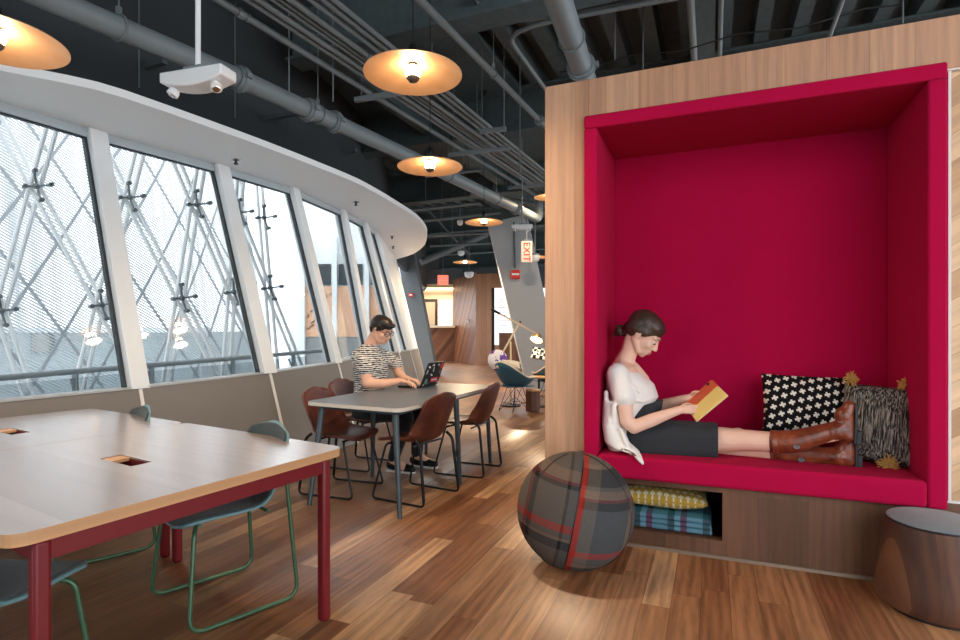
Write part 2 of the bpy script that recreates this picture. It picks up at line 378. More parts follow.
for i in range(nst-2):           # windows between stations i and i+1
    w = bpy.data.objects.new('window_%d' % (i+1), None); COL.objects.link(w); w.location = (G0[i]+G0[i+1])/2; struct(w)
    ti = (T[i+1]-T[i]).normalized(); oo = (outw(i)+outw(i+1)).normalized(); hw = .065
    # mullion at the far end of the pane
    j = i+1; tj = (T[min(j+1, nst-1)]-T[j-1]).normalized(); oj = outw(j); mw = .072 if j < 6 else .06
    mb = MB(); q = lambda p, k, d: p+tj*k*mw+oj*d
    mb.hexa([q(B[j], -1, -.02), q(B[j], 1, -.02), q(B[j], 1, .13), q(B[j], -1, .13)], [q(T[j], -1, -.02), q(T[j], 1, -.02), q(T[j], 1, .13), q(T[j], -1, .13)])
    obj('mullion', mb, M['white'], w, smooth=False, bevel=.004)
    def edge(p, k, a): return p+a
    b0 = B[i]+ti*mw; b1 = B[j]-ti*mw; t0 = T[i]+ti*mw; t1_ = T[j]-ti*mw
    up = (T[i]-B[i]).normalized(); hd = .085
    # header, dark glazing beads, glass
    mb = MB(); c0, c1 = t0-up*hd, t1_-up*hd
    mb.hexa([c0+oo*.03, c1+oo*.03, c1+oo*.1, c0+oo*.1], [t0+oo*.03, t1_+oo*.03, t1_+oo*.1, t0+oo*.1]); obj('header', mb, M['header'], w, smooth=False)
    mb = MB(); g = .012
    for (a, b_, ac) in ((b0, c0, ti), (b1, c1, -ti)):
        mb.hexa([a+oo*.045, a+ac*.022+oo*.045, a+ac*.022+oo*.085, a+oo*.085], [b_+oo*.045, b_+ac*.022+oo*.045, b_+ac*.022+oo*.085, b_+oo*.085])
    mb.hexa([c0-up*g+oo*.045, c1-up*g+oo*.045, c1-up*g+oo*.085, c0-up*g+oo*.085], [c0+oo*.045, c1+oo*.045, c1+oo*.085, c0+oo*.085])
    obj('glazing_bead', mb, M['gasket'], w, smooth=False)
    mb = MB(); mb.hexa([b0+oo*.058, b1+oo*.058, b1+oo*.07, b0+oo*.07], [c0+oo*.058, c1+oo*.058, c1+oo*.07, c0+oo*.07])
    obj('pane', mb, M['glass'], w, smooth=False)
# blank white panel after the last pane
mb = MB(); i = nst-2; o0, o1 = outw(i), outw(i+1)
mb.hexa([B[i], B[i+1], B[i+1]+o1*.1, B[i]+o0*.1], [T[i], T[i+1], T[i+1]+o1*.1, T[i]+o0*.1])
wf = obj('wall_far_left', mb, M['white'], smooth=False); struct(wf)
# ---------------------------------------------------------------- curved soffit over the windows
E = [(-120, 30), (-60, 42), (0, 62), (55, 73), (107, 85), (160, 103), (213, 122), (267, 142), (320, 163), (362, 181), (398, 202), (417, 215), (426, 226), (427, 234), (424, 243), (414, 251), (403, 255), (393, 258)]
edge = [PZ(x, y, 3.055) for x, y in E]; edge.insert(0, V((-4.0, .8, 3.055))); edge.insert(0, V((-4.3, -1., 3.055)))
edge = catmull(edge, 5)
inner = catmull([t+outw(i)*.12 for i, t in enumerate(T)], 6)
def resample(pts, n):
    L = [0]
    for a, b in zip(pts[:-1], pts[1:]): L.append(L[-1]+(b-a).length)
    out = []; k = 0
    for i in range(n):
        s = L[-1]*i/(n-1)
        while k < len(L)-2 and L[k+1] < s: k += 1
        f = (s-L[k])/max(1e-9, L[k+1]-L[k]); out.append(pts[k].lerp(pts[k+1], min(1, f)))
    return out
mb = MB(); n_ = 90; ee = resample(edge, n_); ii = resample(inner, n_)
rs = [[V((a.x, a.y, 3.0)), V((a.x, a.y, 3.06)), V((b.x, b.y, 3.06)), V((b.x, b.y, 3.0))] for a, b in zip(ee, ii)]
mb.rings(rs); so = obj('trim_2', mb, M['soffit'], sharp=30); struct(so)
for (px, py) in ((236, 161), (356, 203), (392, 237), (393, 247)):       # small sprinkler heads under the soffit
    p = PZ(px, py, 2.985); s_ = thing('sprinkler_head', 'small sprinkler head under white soffit, %s' % {236: 'above the third window', 356: 'above the fourth window', 392: 'upper of two at the far end', 393: 'lower of two at the far end'}[px], 'sprinkler', p, 0, 'sprinkler heads under the soffit')
    mb = MB(); mb.lathe([(.03, .015), (.03, .008), (.012, .0), (.012, -.012), (.022, -.03), (.022, -.034), (.002, -.036)], p, 16); obj('nozzle', mb, M['gasket'], s_)
    mb = MB(); mb.lathe([(.045, .018), (.045, .012), (.03, .008)], p, 16); obj('escutcheon', mb, M['chrome'], s_)

# floor only inside the window wall
wallpoly = [G0[i]+outw(i)*.1 for i in range(nst)]
mb = MB(); cp = [V((-4.4, -7, 0))]+wallpoly+[V((-1.6, 14, 0)), V((-1.9, 22, 0)), V((-3.5, 30, 0)), V((9, 30, 0)), V((9, -7, 0))]
mb.prism([V((p.x, p.y, -.3)) for p in cp], Z*.6); boolcut(FLOOR, mb, 'INTERSECT')
# dark upstand between soffit and deck
mb = MB()
pl = [V((t.x, t.y, 0))+outw(i)*.1 for i, t in enumerate(T)]+[V((-2.1, 22, 0)), V((-3.5, 30, 0))]
for a, b in zip(pl[:-1], pl[1:]):
    n_ = (b-a).normalized(); n_ = V((-n_.y, n_.x, 0))*.12
    mb.hexa([a+Z*3.03, b+Z*3.03, b+n_+Z*3.03, a+n_+Z*3.03], [a+Z*4.95, b+Z*4.95, b+n_+Z*4.95, a+n_+Z*4.95])
struct(obj('wall_upper_left', mb, paint('dark_upper_wall', (58, 64, 67), .8), smooth=False))

mb = MB(); mb.box((-2.6, -3.2, 2.4), (4.6, .15, 4.9)); struct(obj('light_blocker_rear', mb, paint('light_blocker_grey', (150, 146, 140), .8)))  # unseen panel added behind the camera to block light from the back left
# ================================================================ ceiling: ribbed deck, beams
ZD = 4.75
mb = MB(); pitch, dep = .40, .24
prof = [(0, 0), (.15, 0), (.17, dep), (.38, dep)]
n = 34
pts = []
for k in range(-n, n+1):
    for (a, b) in prof: pts.append((k*pitch+a, b))
ya, yb = -8, 34
lo0 = mb.verts([V((a, ya, b)) for a, b in pts]); lo1 = mb.verts([V((a, yb, b)) for a, b in pts])
hi0 = mb.verts([V((a, ya, dep+.05)) for a, b in (pts[0], pts[-1])]); hi1 = mb.verts([V((a, yb, dep+.05)) for a, b in (pts[0], pts[-1])])
for i in range(len(pts)-1): mb._f([lo0[i], lo0[i+1], lo1[i+1], lo1[i]])
mb._f([hi0[0], hi0[1], hi1[1], hi1[0]]); mb._f(lo0+[hi0[1], hi0[0]]); mb._f(lo1[::-1]+[hi1[0], hi1[1]])
ce = obj('ceiling', mb, M['ceil'], smooth=False); ce.rotation_euler = (0, 0, RZU); ce.location = (0, 4, ZD); struct(ce)
mb = MB(); cp = [V((-5.0, -3, 4))]+[V((p.x, p.y, 4)) for p in pl]+[V((9, 30, 4)), V((9, -3, 4))]; mb.prism(cp, Z*2); boolcut(ce, mb, 'INTERSECT')
def ibeam(a, b, h, w, par):
    a, b = V(a), V(b); mb = MB()
    mb.bar(a-Z*.015, b-Z*.015, w, .03); mb.bar(a-Z*(h-.015), b-Z*(h-.015), w, .03); mb.bar(a-Z*h/2, b-Z*h/2, .04, h-.06)
    return obj('beam', mb, M['beam'], par, smooth=False)
def bf(s, d, z=ZD-.01): return A0+U*s+N*d+Z*z
for d in (1.35, 4.2, 7.4, 11, 15, 19): ibeam(bf(-2.6-d*.42, d), bf(9, d), .62 if d > 0 else .5, .28, ce)
for s in (-3.0, .9): ibeam(bf(s, 1.5), bf(s, 20), .45, .2, ce)
mb = MB()           # solid slab band left of the ribs
mb.box((-4.0, 8, -.03), (3.0, 22, .05)); sl = obj('slab_band', mb, M['beam'], None, smooth=False)
sl.location = (0, 0, ZD-.005); sl.rotation_euler = (0, 0, RZU); sl.parent = ce; sl.matrix_parent_inverse = wm(ce).inverted()
# ---------------------------------------------------------------- pipes and conduits
def route(pts, z): return [PZ(x, y, z) for x, y in pts]
def hanger(par, p, top=ZD, r=.1, ring=True):
    mb = MB(); mb.cyl((p.x, p.y, p.z+(r if ring else 0)+.03), (p.x, p.y, top), .006, seg=6)
    if ring:
        pts = [V((p.x, p.y, p.z))+(U*math.cos(a)+Z*math.sin(a))*(r+.008) for a in [i*math.pi/8 for i in range(16)]]
        mb.tube(pts, .009, 6, closed=True); mb.box((p.x, p.y, p.z+r+.04), (.03, .03, .06))
    return obj('hanger', mb, M['conduit'], par)
def pipe(label, pts, r, mat, cat='pipe', collars=(), hang=(), seg=16, name='ceiling_pipe'):
    t = thing(name, label, cat, pts[0])
    mb = MB(); mb.tube(pts, r, seg); obj('tube', mb, mat, t)
    for f in collars:
        i = int(f); p = pts[i].lerp(pts[min(i+1, len(pts)-1)], f-i); d = (pts[min(i+1, len(pts)-1)]-pts[i]).normalized()
        mb = MB(); mb.cyl(p-d*.045, p+d*.045, r+.022, seg=20); mb.cyl(p-d*.012, p+d*.012, r+.034, seg=20); mb.bar(p+d.cross(Z)*(r+.01), p+d.cross(Z)*(r+.06), .05, .04); obj('collar', mb, mat, t)
    for f in hang:
        i = int(f); p = pts[i].lerp(pts[min(i+1, len(pts)-1)], f-i); hanger(t, p, r=r)
    return t
zp = 3.45
mp = route([(-160, -92), (83, 13), (247, 82), (417, 160), (532, 216)], zp)
mp = mp[:-1]+fillet([mp[-1], mp[-1]+(mp[-1]-mp[-2]).normalized()*.35, mp[-1]+(mp[-1]-mp[-2]).normalized()*.35+Z*.9], .2)
pipe('large grey sprinkler main running diagonally above the curved white soffit', mp, .083, M['pipe'], collars=(1.95, 2.28, 2.42, 3.1, 3.8), hang=(1.18, 2.33, 3.2, 3.6), seg=24)
a = route([(548, -30), (583, 72)], 3.72); d = (a[1]-a[0]).normalized()
pipe('thick grey pipe coming down to the top of the oak wall near its left corner', [a[0]-d*2, a[0], a[1], a[1]+d*1.5], .1, M['pipe'], collars=(1.93,), hang=(1.6,), seg=24)
a = route([(418, -2), (541, 122)], 3.9); d = (a[1]-a[0]).normalized()
pipe('slim straight grey conduit passing right of the nearest hanging lamp to the oak wall', [a[0]-d*2, a[0], a[1], a[1]+d*.5], .032, M['pipe'], 'conduit', collars=(1.98,), hang=(1.5,), name='ceiling_conduit')
lo = route([(217, -1), (544, 200)], 3.8); hi = route([(333, -1), (542, 169)], 3.8)
names = ['lowest and nearest the soffit', 'second counting up from the soffit side', 'third counting up from the soffit side', 'fourth counting up from the soffit side', 'fifth counting up from the soffit side', 'sixth counting up from the soffit side', 'seventh counting up from the soffit side', 'second counting from the oak wall side', 'nearest the oak wall']
for k, f in enumerate((0, .26, .35, .47, .54, .63, .8, .91, 1.)):
    g = f; a = lo[0].lerp(hi[0], g); b = lo[1].lerp(hi[1], g); d = (b-a).normalized()
    t = pipe('straight grey conduit in the parallel ceiling run, %s' % names[k], [a-d*3, a, b, b+d*8], (.03, .026, .026, .016, .016, .026, .022, .022, .02)[k], M['conduit'], 'conduit', seg=10, name='ceiling_conduit')
    t['group'] = 'parallel conduits under the ceiling'
    if k in (0, 5, 4):
        c = a.lerp(b, (.03, 0, 0, 0, .2, .17)[k]); mb = MB(); mb.cyl(c-d*.03, c+d*.03, .04, seg=14); mb.cyl(c+d*.05, c+d*.08, .036, seg=14); obj('coupling', mb, M['conduit'], t)
c1 = fillet([PZ(466, -12, 4.3), PZ(492, 23, 4.3), PZ(560, 15, 4.3), PZ(800, -28, 4.3)], .18)
pipe('grey conduit bending under the slab at the top, upper of the two curved ones', c1, .024, M['conduit'], 'conduit', name='ceiling_conduit', hang=())
c2 = fillet([PZ(546, 90, 4.15), PZ(507, 36, 4.15), PZ(540, 23, 4.15), PZ(760, -18, 4.15)], .22)
pipe('grey conduit bending in front of the deck ribs, lower of the two curved ones', c2, .024, M['conduit'], 'conduit', name='ceiling_conduit')
for i, (px, py0, r, lab) in enumerate([(689, 60, .036, 'thick straight pipe above the oak header, left of the pair running over it'), (722, 52, .024, 'slim straight pipe above the oak header, right of the pair running over it')]):
    a = A0+U*0; p = PZ(px, -25, 4.3); d = N
    pipe(lab.replace('straight', 'straight grey'), [p-d*2, p, p+d*6], r, M['pipe'], name='ceiling_pipe')
p0 = PZ(845, -6, 3.9); p1 = PZ(829, 38, 3.9); d = (p1-p0).normalized()
pipe('slim pale grey pipe slanting above the oak header, right of the centre', [p0-d, p0, p1+d*2], .017, M['conduit'], name='ceiling_pipe')
a, b = PZ(560, 72, 4.2), PZ(900, 5, 4.2)
wpts = [a.lerp(b, i/12.)+Z*(-.03*math.sin(i*math.pi/2.)) for i in range(13)]
pipe('thin black cable strung across under the deck ribs above the oak header', wpts, .008, M['black'], 'cable', name='ceiling_cable', seg=8)
# channel struts carrying the conduits
for (x0, y0, x1, y1, z, where) in ((355, 100, 398, 93, 3.68, 'behind the nearest hanging lamp'), (449, 155, 509, 150, 3.68, 'right of the second hanging lamp'), (480, 132, 506, 129, 3.68, 'short one above the other struts'), (508, 188, 547, 187, 3.68, 'farthest, beside the oak wall edge')):
    a, b = PZ(x0, y0, z), PZ(x1, y1, z); b.y = a.y-(b.x-a.x)*.35; b.z = a.z
    if x0 == 355: b = a+(b-a)*1.9
    t = thing('channel_strut', 'grey channel strut under the conduit run, %s' % where, 'strut', a, 0, 'struts carrying the conduits')
    mb = MB(); mb.bar(a, b, .045, .05); obj('channel', mb, M['pipe'], t, bevel=.004)
    for q in (a.lerp(b, .08), a.lerp(b, .92)): hanger(t, q, ring=False)
for (x0, y0, x1, y1, z, where) in ((98, 80, 165, 61, 3.75, 'left of the white double-headed fixture'), (232, 126, 300, 112, 3.7, 'crossing under the sprinkler main at the middle'), (318, 156, 356, 150, 3.9, 'in the dark behind the soffit curve')):
    a, b = PZ(x0, y0, z), PZ(x1, y1, z); b.z = a.z
    t = thing('brace_bar', 'dark grey brace bar %s' % where, 'brace'+' bar', a, 0, 'brace bars beside the sprinkler main')
    mb = MB(); mb.bar(a-(b-a)*.1, b, .05, .05); obj('bar', mb, M['pipedark'], t)
    hanger(t, a.lerp(b, .4), ring=False)
# far-off dark trusses and ducts over the back of the hall
rng = random.Random(3)
k = 0
for (x0, y0, x1, y1, z, r) in ((400, 212, 480, 203, 3.5, .03), (415, 222, 500, 213, 3.6, .03), (428, 236, 505, 232, 3.5, .035), (430, 246, 500, 243, 3.6, .03), (421, 262, 486, 234, 3.5, .1), (470, 194, 545, 205, 3.7, .035), (428, 210, 470, 255, 3.9, .03), (425, 176, 480, 170, 3.8, .03), (500, 222, 548, 212, 3.8, .04)):
    a, b = PZ(x0, y0, z), PZ(x1, y1, z); D = (a.y+b.y)/2; a = P(x0, y0, D); b = P(x1, y1, D+1)
    lab = ['topmost of those beyond the soffit tip', 'second below the top one beyond the soffit', 'long one level with the third lamp', 'long one just under the third lamp', 'fat one behind the fourth lamp', 'one running right over the slanted column', 'one slanting down beyond the soffit tip', 'one above and left of the third lamp', 'one meeting the oak wall edge'][k]
    t = thing('far_pipe', 'dark pipe at the back of the hall, %s' % lab, 'pipe', a, 0, 'dark pipes at the back of the hall'); k += 1
    mb = MB(); mb.tube([a, b], r, 10); obj('tube', mb, M['pipedark'], t)
    for q in (a.lerp(b, .3), a.lerp(b, .8)): hanger(t, q, ring=False)
# thin hanging rods
rods = [(113, 55, 97, 3.6), (139, 63, 90, 3.5), (149, 70, 100, 3.5), (235, 95, 121, 3.5), (276, 120, 143, 3.6), (289, 72, 97, 3.45), (333, 70, 112, 3.5), (643, 50, 72, 4.0), (615, 24, 75, 4.0), (903, 0, 24, 4.0), (520, 128, 215, 3.2), (477, 118, 150, 3.9), (463, 160, 200, 3.7), (506, 160, 200, 3.7)]
for i, (px, y0, y1, z) in enumerate(rods):
    p = PZ(px, (y0+y1)/2., z+.1) if y1 < 250 else None
    t = MB(); t.cyl((p.x, p.y, p.z-.1), (p.x, p.y, ZD), .007, seg=8)
    o = obj('hanging_rod', t, M['conduit']); tag(o, 'thin grey threaded rod hanging from the dark ceiling', 'rod', 'threaded rods under the ceiling')
# ================================================================ pendant lamps
M['brass'] = NT('brushed_brass'); _t = M['brass']; _o, _x, _y, _z = _t.xyz()
_c = _t.mix(_t.noise(_o, 9, 4), lin((204, 156, 112)), lin((232, 192, 152))); M['brass'] = _t.fin(_c, .5, .35)
M['bulb'] = glow('warm_bulb', (255, 218, 168), 60.)
M['cap'] = paint('mirror_bulb_cap', (120, 108, 96), .45, .8)
def pendant(px, py, hw, label, light=26., tilt=0, grp='brass disc pendants'):
    D = .27*F/hw; p = P(px, py, D); rf = .27
    t = thing('pendant_lamp', label, 'pendant lamp', p, 0, grp)
    mb = MB()
    pr = [(.03, .062), (.06, .056), (.15, .036), (.23, .012), (rf, -.006), (rf, -.010), (.228, .006), (.15, .028), (.055, .046), (.03, .05)]
    mb.lathe(pr, p, 56, cap=False); mb.rings([[p+V((r*math.cos(a), r*math.sin(a), z)) for a in [k*2*math.pi/56 for k in range(56)]] for r, z in (pr[-1], pr[0])], cap=False)
    obj('lamp_shade', mb, M['brass'], t)
    mb = MB(); mb.lathe([(.012, .16), (.022, .15), (.03, .11), (.03, .055), (.022, .03), (.018, .02)], p, 24); so = obj('socket', mb, M['black'], t)
    mb = MB(); mb.ell(p+Z*.006, (.044, .044, .038)); bu = obj('bulb', mb, M['bulb'], t)
    mb = MB(); mb.lathe([(.034, -.022), (.037, -.026), (.034, -.036), (.026, -.046), (.014, -.052), (.001, -.055)], p, 24); obj('mirror_cap', mb, M['cap'], bu)
    mb = MB(); mb.cyl(p+Z*.15, (p.x, p.y, ZD-.02), .004, seg=8); obj('cord', mb, M['black'], t)
    mb = MB(); mb.lathe([(.012, -.1), (.05, -.06), (.05, 0)], (p.x, p.y, ZD-.02), 24); obj('ceiling_cap', mb, M['black'], t)
    l = bpy.data.lights.new('lamp_light', 'AREA'); l.shape = 'DISK'; l.size = .16; l.energy = light; l.color = (1., .74, .48)
    lo_ = bpy.data.objects.new('lamp_light', l); COL.objects.link(lo_); lo_.location = p-Z*.085
    return t
pendant(-6, 38, 62, 'brass disc pendant lamp cut off by the upper left corner of the frame', 14)
pendant(413, 73, 49, 'largest fully seen brass disc pendant lamp, hanging over the middle', 14)
pendant(430, 166, 32.5, 'brass disc pendant lamp just below and right of the largest one', 16)
pendant(484, 222, 19, 'brass disc pendant lamp in front of the leaning grey column top', 20)
pendant(465, 262, 12, 'small distant brass disc pendant lamp above the diagonal board block', 90)
pendant(538, 257, 11, 'small distant brass disc pendant lamp right of the leaning column, by the oak wall', 26)
pendant(549, 197, 15, 'brass disc pendant lamp mostly hidden behind the oak wall edge', 24)
# ================================================================ white emergency fixtures
def fixture(c, w, ang, label, rodtop=ZD):
    t = thing('emergency_light', label, 'emergency light', c, 0, 'white double-headed emergency lights')
    x = V((math.cos(ang), math.sin(ang), 0)); y = V((-x.y, x.x, 0)); h = w*.2; dd = w*.3
    prof = [(-.5, .5), (.5, .5), (.5, -.2)]+[(.5-i/10., -.2-.45*math.sin(math.pi*i/10.)) for i in range(1, 10)]+[(-.5, -.2)]
    pts = [c+x*(a*w)+Z*(b*h)-y*dd/2 for a, b in prof]
    mb = MB(); mb.prism(pts, y*dd); obj('housing', mb, M['white'], t, bevel=w*.02, sharp=30)
    for k in (-1, 1):
        q = c+x*(k*w*.33)-Z*h*.55-y*dd*.15
        mb = MB(); ax = (x*k*.35-Z*.9-y*.3).normalized(); mb.lathe([(w*.055, 0), (w*.07, w*.03), (w*.075, w*.09), (w*.05, w*.1)], q, 24, axis=ax); hd = obj('lamp_head', mb, M['white'], t)
        mb = MB(); mb.lathe([(w*.05, w*.1), (w*.045, w*.108), (.001, w*.11)], q, 24, axis=ax); obj('lens', mb, M['chrome'], hd)
    mb = MB(); mb.box(c+Z*(h*.62), (w*.3, w*.22, h*.3), M3(x, y, Z)); obj('mounting_box', mb, M['pipe'], t, bevel=.004)
    mb = MB(); mb.cyl(c+Z*h*.6, (c.x, c.y, rodtop), w*.035, seg=14); obj('stem', mb, M['white'] if w > .35 else M['pipe'], t)
fixture(P(198, 80, 3.0), .40, -.28, 'white double-headed emergency light on a stem near the soffit, the closer one')
fixture(P(522, 227, 9.0), .34, -.1, 'small distant white double-headed emergency light in front of the leaning column')
# ================================================================ outside the windows: perforated screen, tube lattice, railing
t = NT('perforated_metal'); o, x, y, z = t.xyz('UV')
ph = t.m('FRACT', t.m('ADD', t.m('MULTIPLY', x, 15.), t.m('MULTIPLY', y, 23.)))
hole = t.m('LESS_THAN', ph, .46)
d1 = t.m('FRACT', t.m('ADD', t.m('MULTIPLY', x, 1.45), t.m('MULTIPLY', y, .8))); d2 = t.m('FRACT', t.m('SUBTRACT', t.m('MULTIPLY', x, 1.45), t.m('MULTIPLY', y, .8)))
fr = t.m('MAXIMUM', t.m('LESS_THAN', d1, .055), t.m('LESS_THAN', d2, .055))
t.b.inputs['Base Color'].default_value = (.6, .64, .66, 1)
t.put(t.b.inputs['Base Color'], t.mix(fr, (.56, .575, .59, 1), (.33, .35, .37, 1))); t.b.inputs['Roughness'].default_value = .5
tr = t.n('ShaderNodeBsdfTransparent'); mx = t.n('ShaderNodeMixShader')
tl = t.n('ShaderNodeBsdfTranslucent'); tl.inputs[0].default_value = (.7, .72, .73, 1); mt = t.n('ShaderNodeMixShader'); mt.inputs[0].default_value = .3
t.l(t.b.outputs[0], mt.inputs[1]); t.l(tl.outputs[0], mt.inputs[2])
t.l(t.m('MULTIPLY', hole, t.m('SUBTRACT', 1., fr)), mx.inputs[0]); t.l(mt.outputs[0], mx.inputs[1]); t.l(tr.outputs[0], mx.inputs[2]); t.l(mx.outputs[0], t.out.inputs[0])
M['screen'] = t.mat
M['tube'] = paint("white_steel_tube", (250, 252, 252), .5)
M['steel'] = paint('grey_cast_steel', (110, 116, 120), .4, .2)
base = [V((-7.6, -1.2, 0)), V((-7.0, 2.2, 0)), V((-6.7, 4.8, 0)), V((-6.0, 6.6, 0)), V((-5.1, 7.9, 0)), V((-4.3, 9.0, 0)), V((-3.75, 10.2, 0))]
crv = catmull(base, 8)
L = [0]
for a, b in zip(crv[:-1], crv[1:]): L.append(L[-1]+(b-a).length)
bm = bmesh.new(); uv = bm.loops.layers.uv.new('UVMap'); rows = []
def nrm(i): a = crv[max(0, i-1)]; b = crv[min(len(crv)-1, i+1)]; d = (b-a).normalized(); return V((-d.y, d.x, 0))
for i, p in enumerate(crv):
    n_ = nrm(i); q = [(p+n_*(zz*.2)+Z*zz) for zz in (-1.2, 6.0)]; rows.append([bm.verts.new(q[0]), bm.verts.new(q[1]), bm.verts.new(q[1]+n_*.012), bm.verts.new(q[0]+n_*.012)])
for i in range(len(rows)-1):
    for a, b in ((0, 1), (2, 3)):
        f = bm.faces.new([rows[i][a], rows[i+1][a], rows[i+1][b], rows[i][b]])
        for lp, (u_, v_) in zip(f.loops, ((L[i], -1.2 if a == 0 else 6.), (L[i+1], -1.2 if a == 0 else 6.), (L[i+1], 6. if b == 1 else -1.2), (L[i], 6. if b == 1 else -1.2))): lp[uv].uv = (u_, v_)
me = bpy.data.meshes.new('facade_screen'); bm.to_mesh(me); bm.free()
tag(link('facade_screen', me, M['screen']), 'perforated white metal screen with a diamond grid beyond the leaning windows', 'facade screen')
# lattice of twin white tubes crossing at cast spider fittings
ups = [(-120, 168, 5.9), (-45, 178, 6.05), (35, 187, 6.25), (128, 198, 6.75), (195, 205, 7.12), (238, 213, 7.6), (262, 218, 8.2)]
los = [(-110, 318, 6.2), (0, 311, 6.3), (100, 305, 6.5), (180, 298, 6.95), (232, 292, 7.35), (268, 288, 7.9)]
Up = [P(*u) for u in ups]; Lo = [P(*u) for u in los]
lat = thing('steel_tube_lattice', 'white steel tube lattice crossing in large diamonds outside the windows', 'steel lattice', (Lo[2].x, Lo[2].y, 0))
def twin(a, b, ext0, ext1):
    d = (b-a).normalized(); side = d.cross(V((.75, -.6, .1))).normalized()*.045
    mb = MB()
    for k in (-1, 1): mb.tube([a-d*ext0+side*k, b+d*ext1+side*k], .024, 8)
    obj('tube', mb, M['tube'], lat)
for i in range(len(Lo)):
    twin(Lo[i], Up[i], 1.8, 1.9); twin(Lo[i], Up[i+1], 1.8, 1.9)
def spider(p):
    mb = MB(); s1 = V((.9, .35, 0)).normalized(); f = V((.8, -.6, 0))*.1
    mb.ell(p+f*.5, (.035, .035, .035))
    for d in (s1*.12+Z*.02, -s1*.12-Z*.02, Z*.16-s1*.03, -Z*.16+s1*.03):
        mb.cyl(p+f*.5, p+f+d, .012, seg=8); mb.cyl(p+f*.8+d, p+f*1.4+d, .024, seg=12)
    obj('spider_fitting', mb, M['steel'], lat)
for p in Up+Lo: spider(p)
# handrail of the outer walkway
rp = catmull([V((-4.6, .4, .84)), V((-4.4, 2.2, .84)), P(0, 378, 4.6), P(130, 367, 5.6), P(250, 357, 6.9), P(330, 350, 8.2)], 6)
M['rail'] = paint('rail_grey', (158, 168, 172), .45)
rl = thing('railing', 'grey outdoor handrail on posts just beyond the leaning windows', 'railing', (rp[0].x, rp[0].y, 0))
mb = MB(); mb.tube(rp, .028, 10); obj('handrail', mb, M['rail'], rl)
for i in range(3, len(rp), 4):
    p = rp[i]; mb = MB(); mb.bar((p.x, p.y, 0), p, .02, .05); mb.bar(p-Z*.22, p+V((-.09, .06, -.08)), .015, .02); obj('post', mb, M['rail'], rl)
mb = MB()
for i in range(0, len(rp)-4, 4):
    a, b = rp[i], rp[i+4]; n_ = V((-(b-a).y, (b-a).x, 0)).normalized()*.01
    mb.hexa([V((a.x, a.y, .08)), V((b.x, b.y, .08)), V((b.x, b.y, .08))+n_, V((a.x, a.y, .08))+n_], [V((a.x, a.y, a.z-.06)), V((b.x, b.y, b.z-.06)), V((b.x, b.y, b.z-.06))+n_, V((a.x, a.y, a.z-.06))+n_])
obj('glass_panel', mb, M['glass'], rl, smooth=False)
mb = MB(); mb.box((-20, 9, -.9), (42, 40, .2)); mb_o = obj('terrace_ground', mb, paint('pale_terrace', (176, 184, 186), .8)); mb_o['kind'] = 'structure'
# low building and the other wing
def bx(name, c, s, m, par, rz=0): mb = MB(); mb.box(c, s, Matrix.Rotation(rz, 3, 'Z')); return obj(name, mb, m, par)
nb = thing('low_building', 'pale low building seen through the perforated screen, with a small square window', 'building', (-17, 16, -.8))
bx('wall', (-17, 18, .15), (18, 4, 2.3), paint('pale_wall', (168, 180, 184), .8), nb); bx('roof_edge', (-17, 15.9, 1.34), (18.4, .4, .14), M['white'], nb)
wf_ = bx('window', (-12.55, 15.96, .98), (.62, .1, .62), M['pipedark'], nb); bx('pane', (-12.55, 15.9, .98), (.5, .04, .5), paint('dusty_pane', (150, 140, 132), .3), wf_)
wg = thing('adjoining_wing', 'adjoining building wing with a peach wall seen through the fourth window', 'building', (-5, 17, -.8))
bx('wall', (-4.1, 17.2, 2.2), (3.2, 1.2, 6.2), M['soffit'], wg)
pc = bx('peach_wall', (-4.0, 16.57, 1.9), (2.7, .08, 1.5), paint('peach_plaster', (226, 178, 146), .7), wg)
mb = MB(); rng = random.Random(5)
for k in range(26):
    a = V((rng.uniform(-5.2, -4.35), 16.515, rng.uniform(1.3, 2.5))); mb.bar(a, a+V((rng.uniform(-.16, .16), 0, rng.uniform(-.12, .12))), .03, .02)
obj('scrawled_mural', mb, paint('mural_ink', (70, 58, 54), .7), pc)
for k in range(1, 4):
    w_ = bx('window', (-5.75+k*.95, 16.57, 3.0), (.7, .1, .62), M['gasket'], wg)
for k in range(1, 5): bx('pilaster', (-6.2+k*.95, 16.48, 1.6), (.14, .14, 5.0), M['white'], wg)
bx('lower_wall', (-4.0, 16.56, .55), (2.7, .08, 1.15), paint('grey_plinth', (140, 142, 142), .7), wg)
# ================================================================ back of the hall
M['peachwall'] = paint('cream_wall', (232, 200, 166), .7)
M['wooddark'] = planks('cabinet_wood', [(128, 82, 56), (148, 98, 68), (112, 70, 46)], .3, 30., 'z', 'x', rough=.45, contrast=.3)
mb = MB(); mb.box((2, 29.5, 2.4), (14, .2, 5)); struct(obj('wall_back', mb, M['coldark']))
# dark leaning column beside the window wall
def slab(name, b, tq, thick, mat, par=None, bevel=.01):
    n_ = V((0, 1, 0))*thick; mb = MB(); mb.hexa([b[0], b[1], b[1]+n_, b[0]+n_], [tq[0], tq[1], tq[1]+n_, tq[0]+n_]); return obj(name, mb, mat, par, smooth=False, bevel=bevel)
c = slab('leaning_column', [P(421, 378, 16.0)-Z*.0, P(437, 378, 16.0)], [P(394, 240, 16.0), P(411, 240, 16.0)], .8, M['coldark'])
for v in c.data.vertices: v.co.z = max(v.co.z, 0) if v.co.z < .4 else v.co.z
tag(c, 'dark grey leaning column at the far end of the window wall', 'column')
c = thing('leaning_column', 'broad light grey leaning column carrying a red alarm box, left of the oak wall', 'column', PX(522, 12, 0))
slab('shaft', [PX(528, 12.2, 0), PX(565, 12.2, 0)], [P(488, 223, 12.2), P(527, 214, 12.2)], .45, M['colgrey'], c)
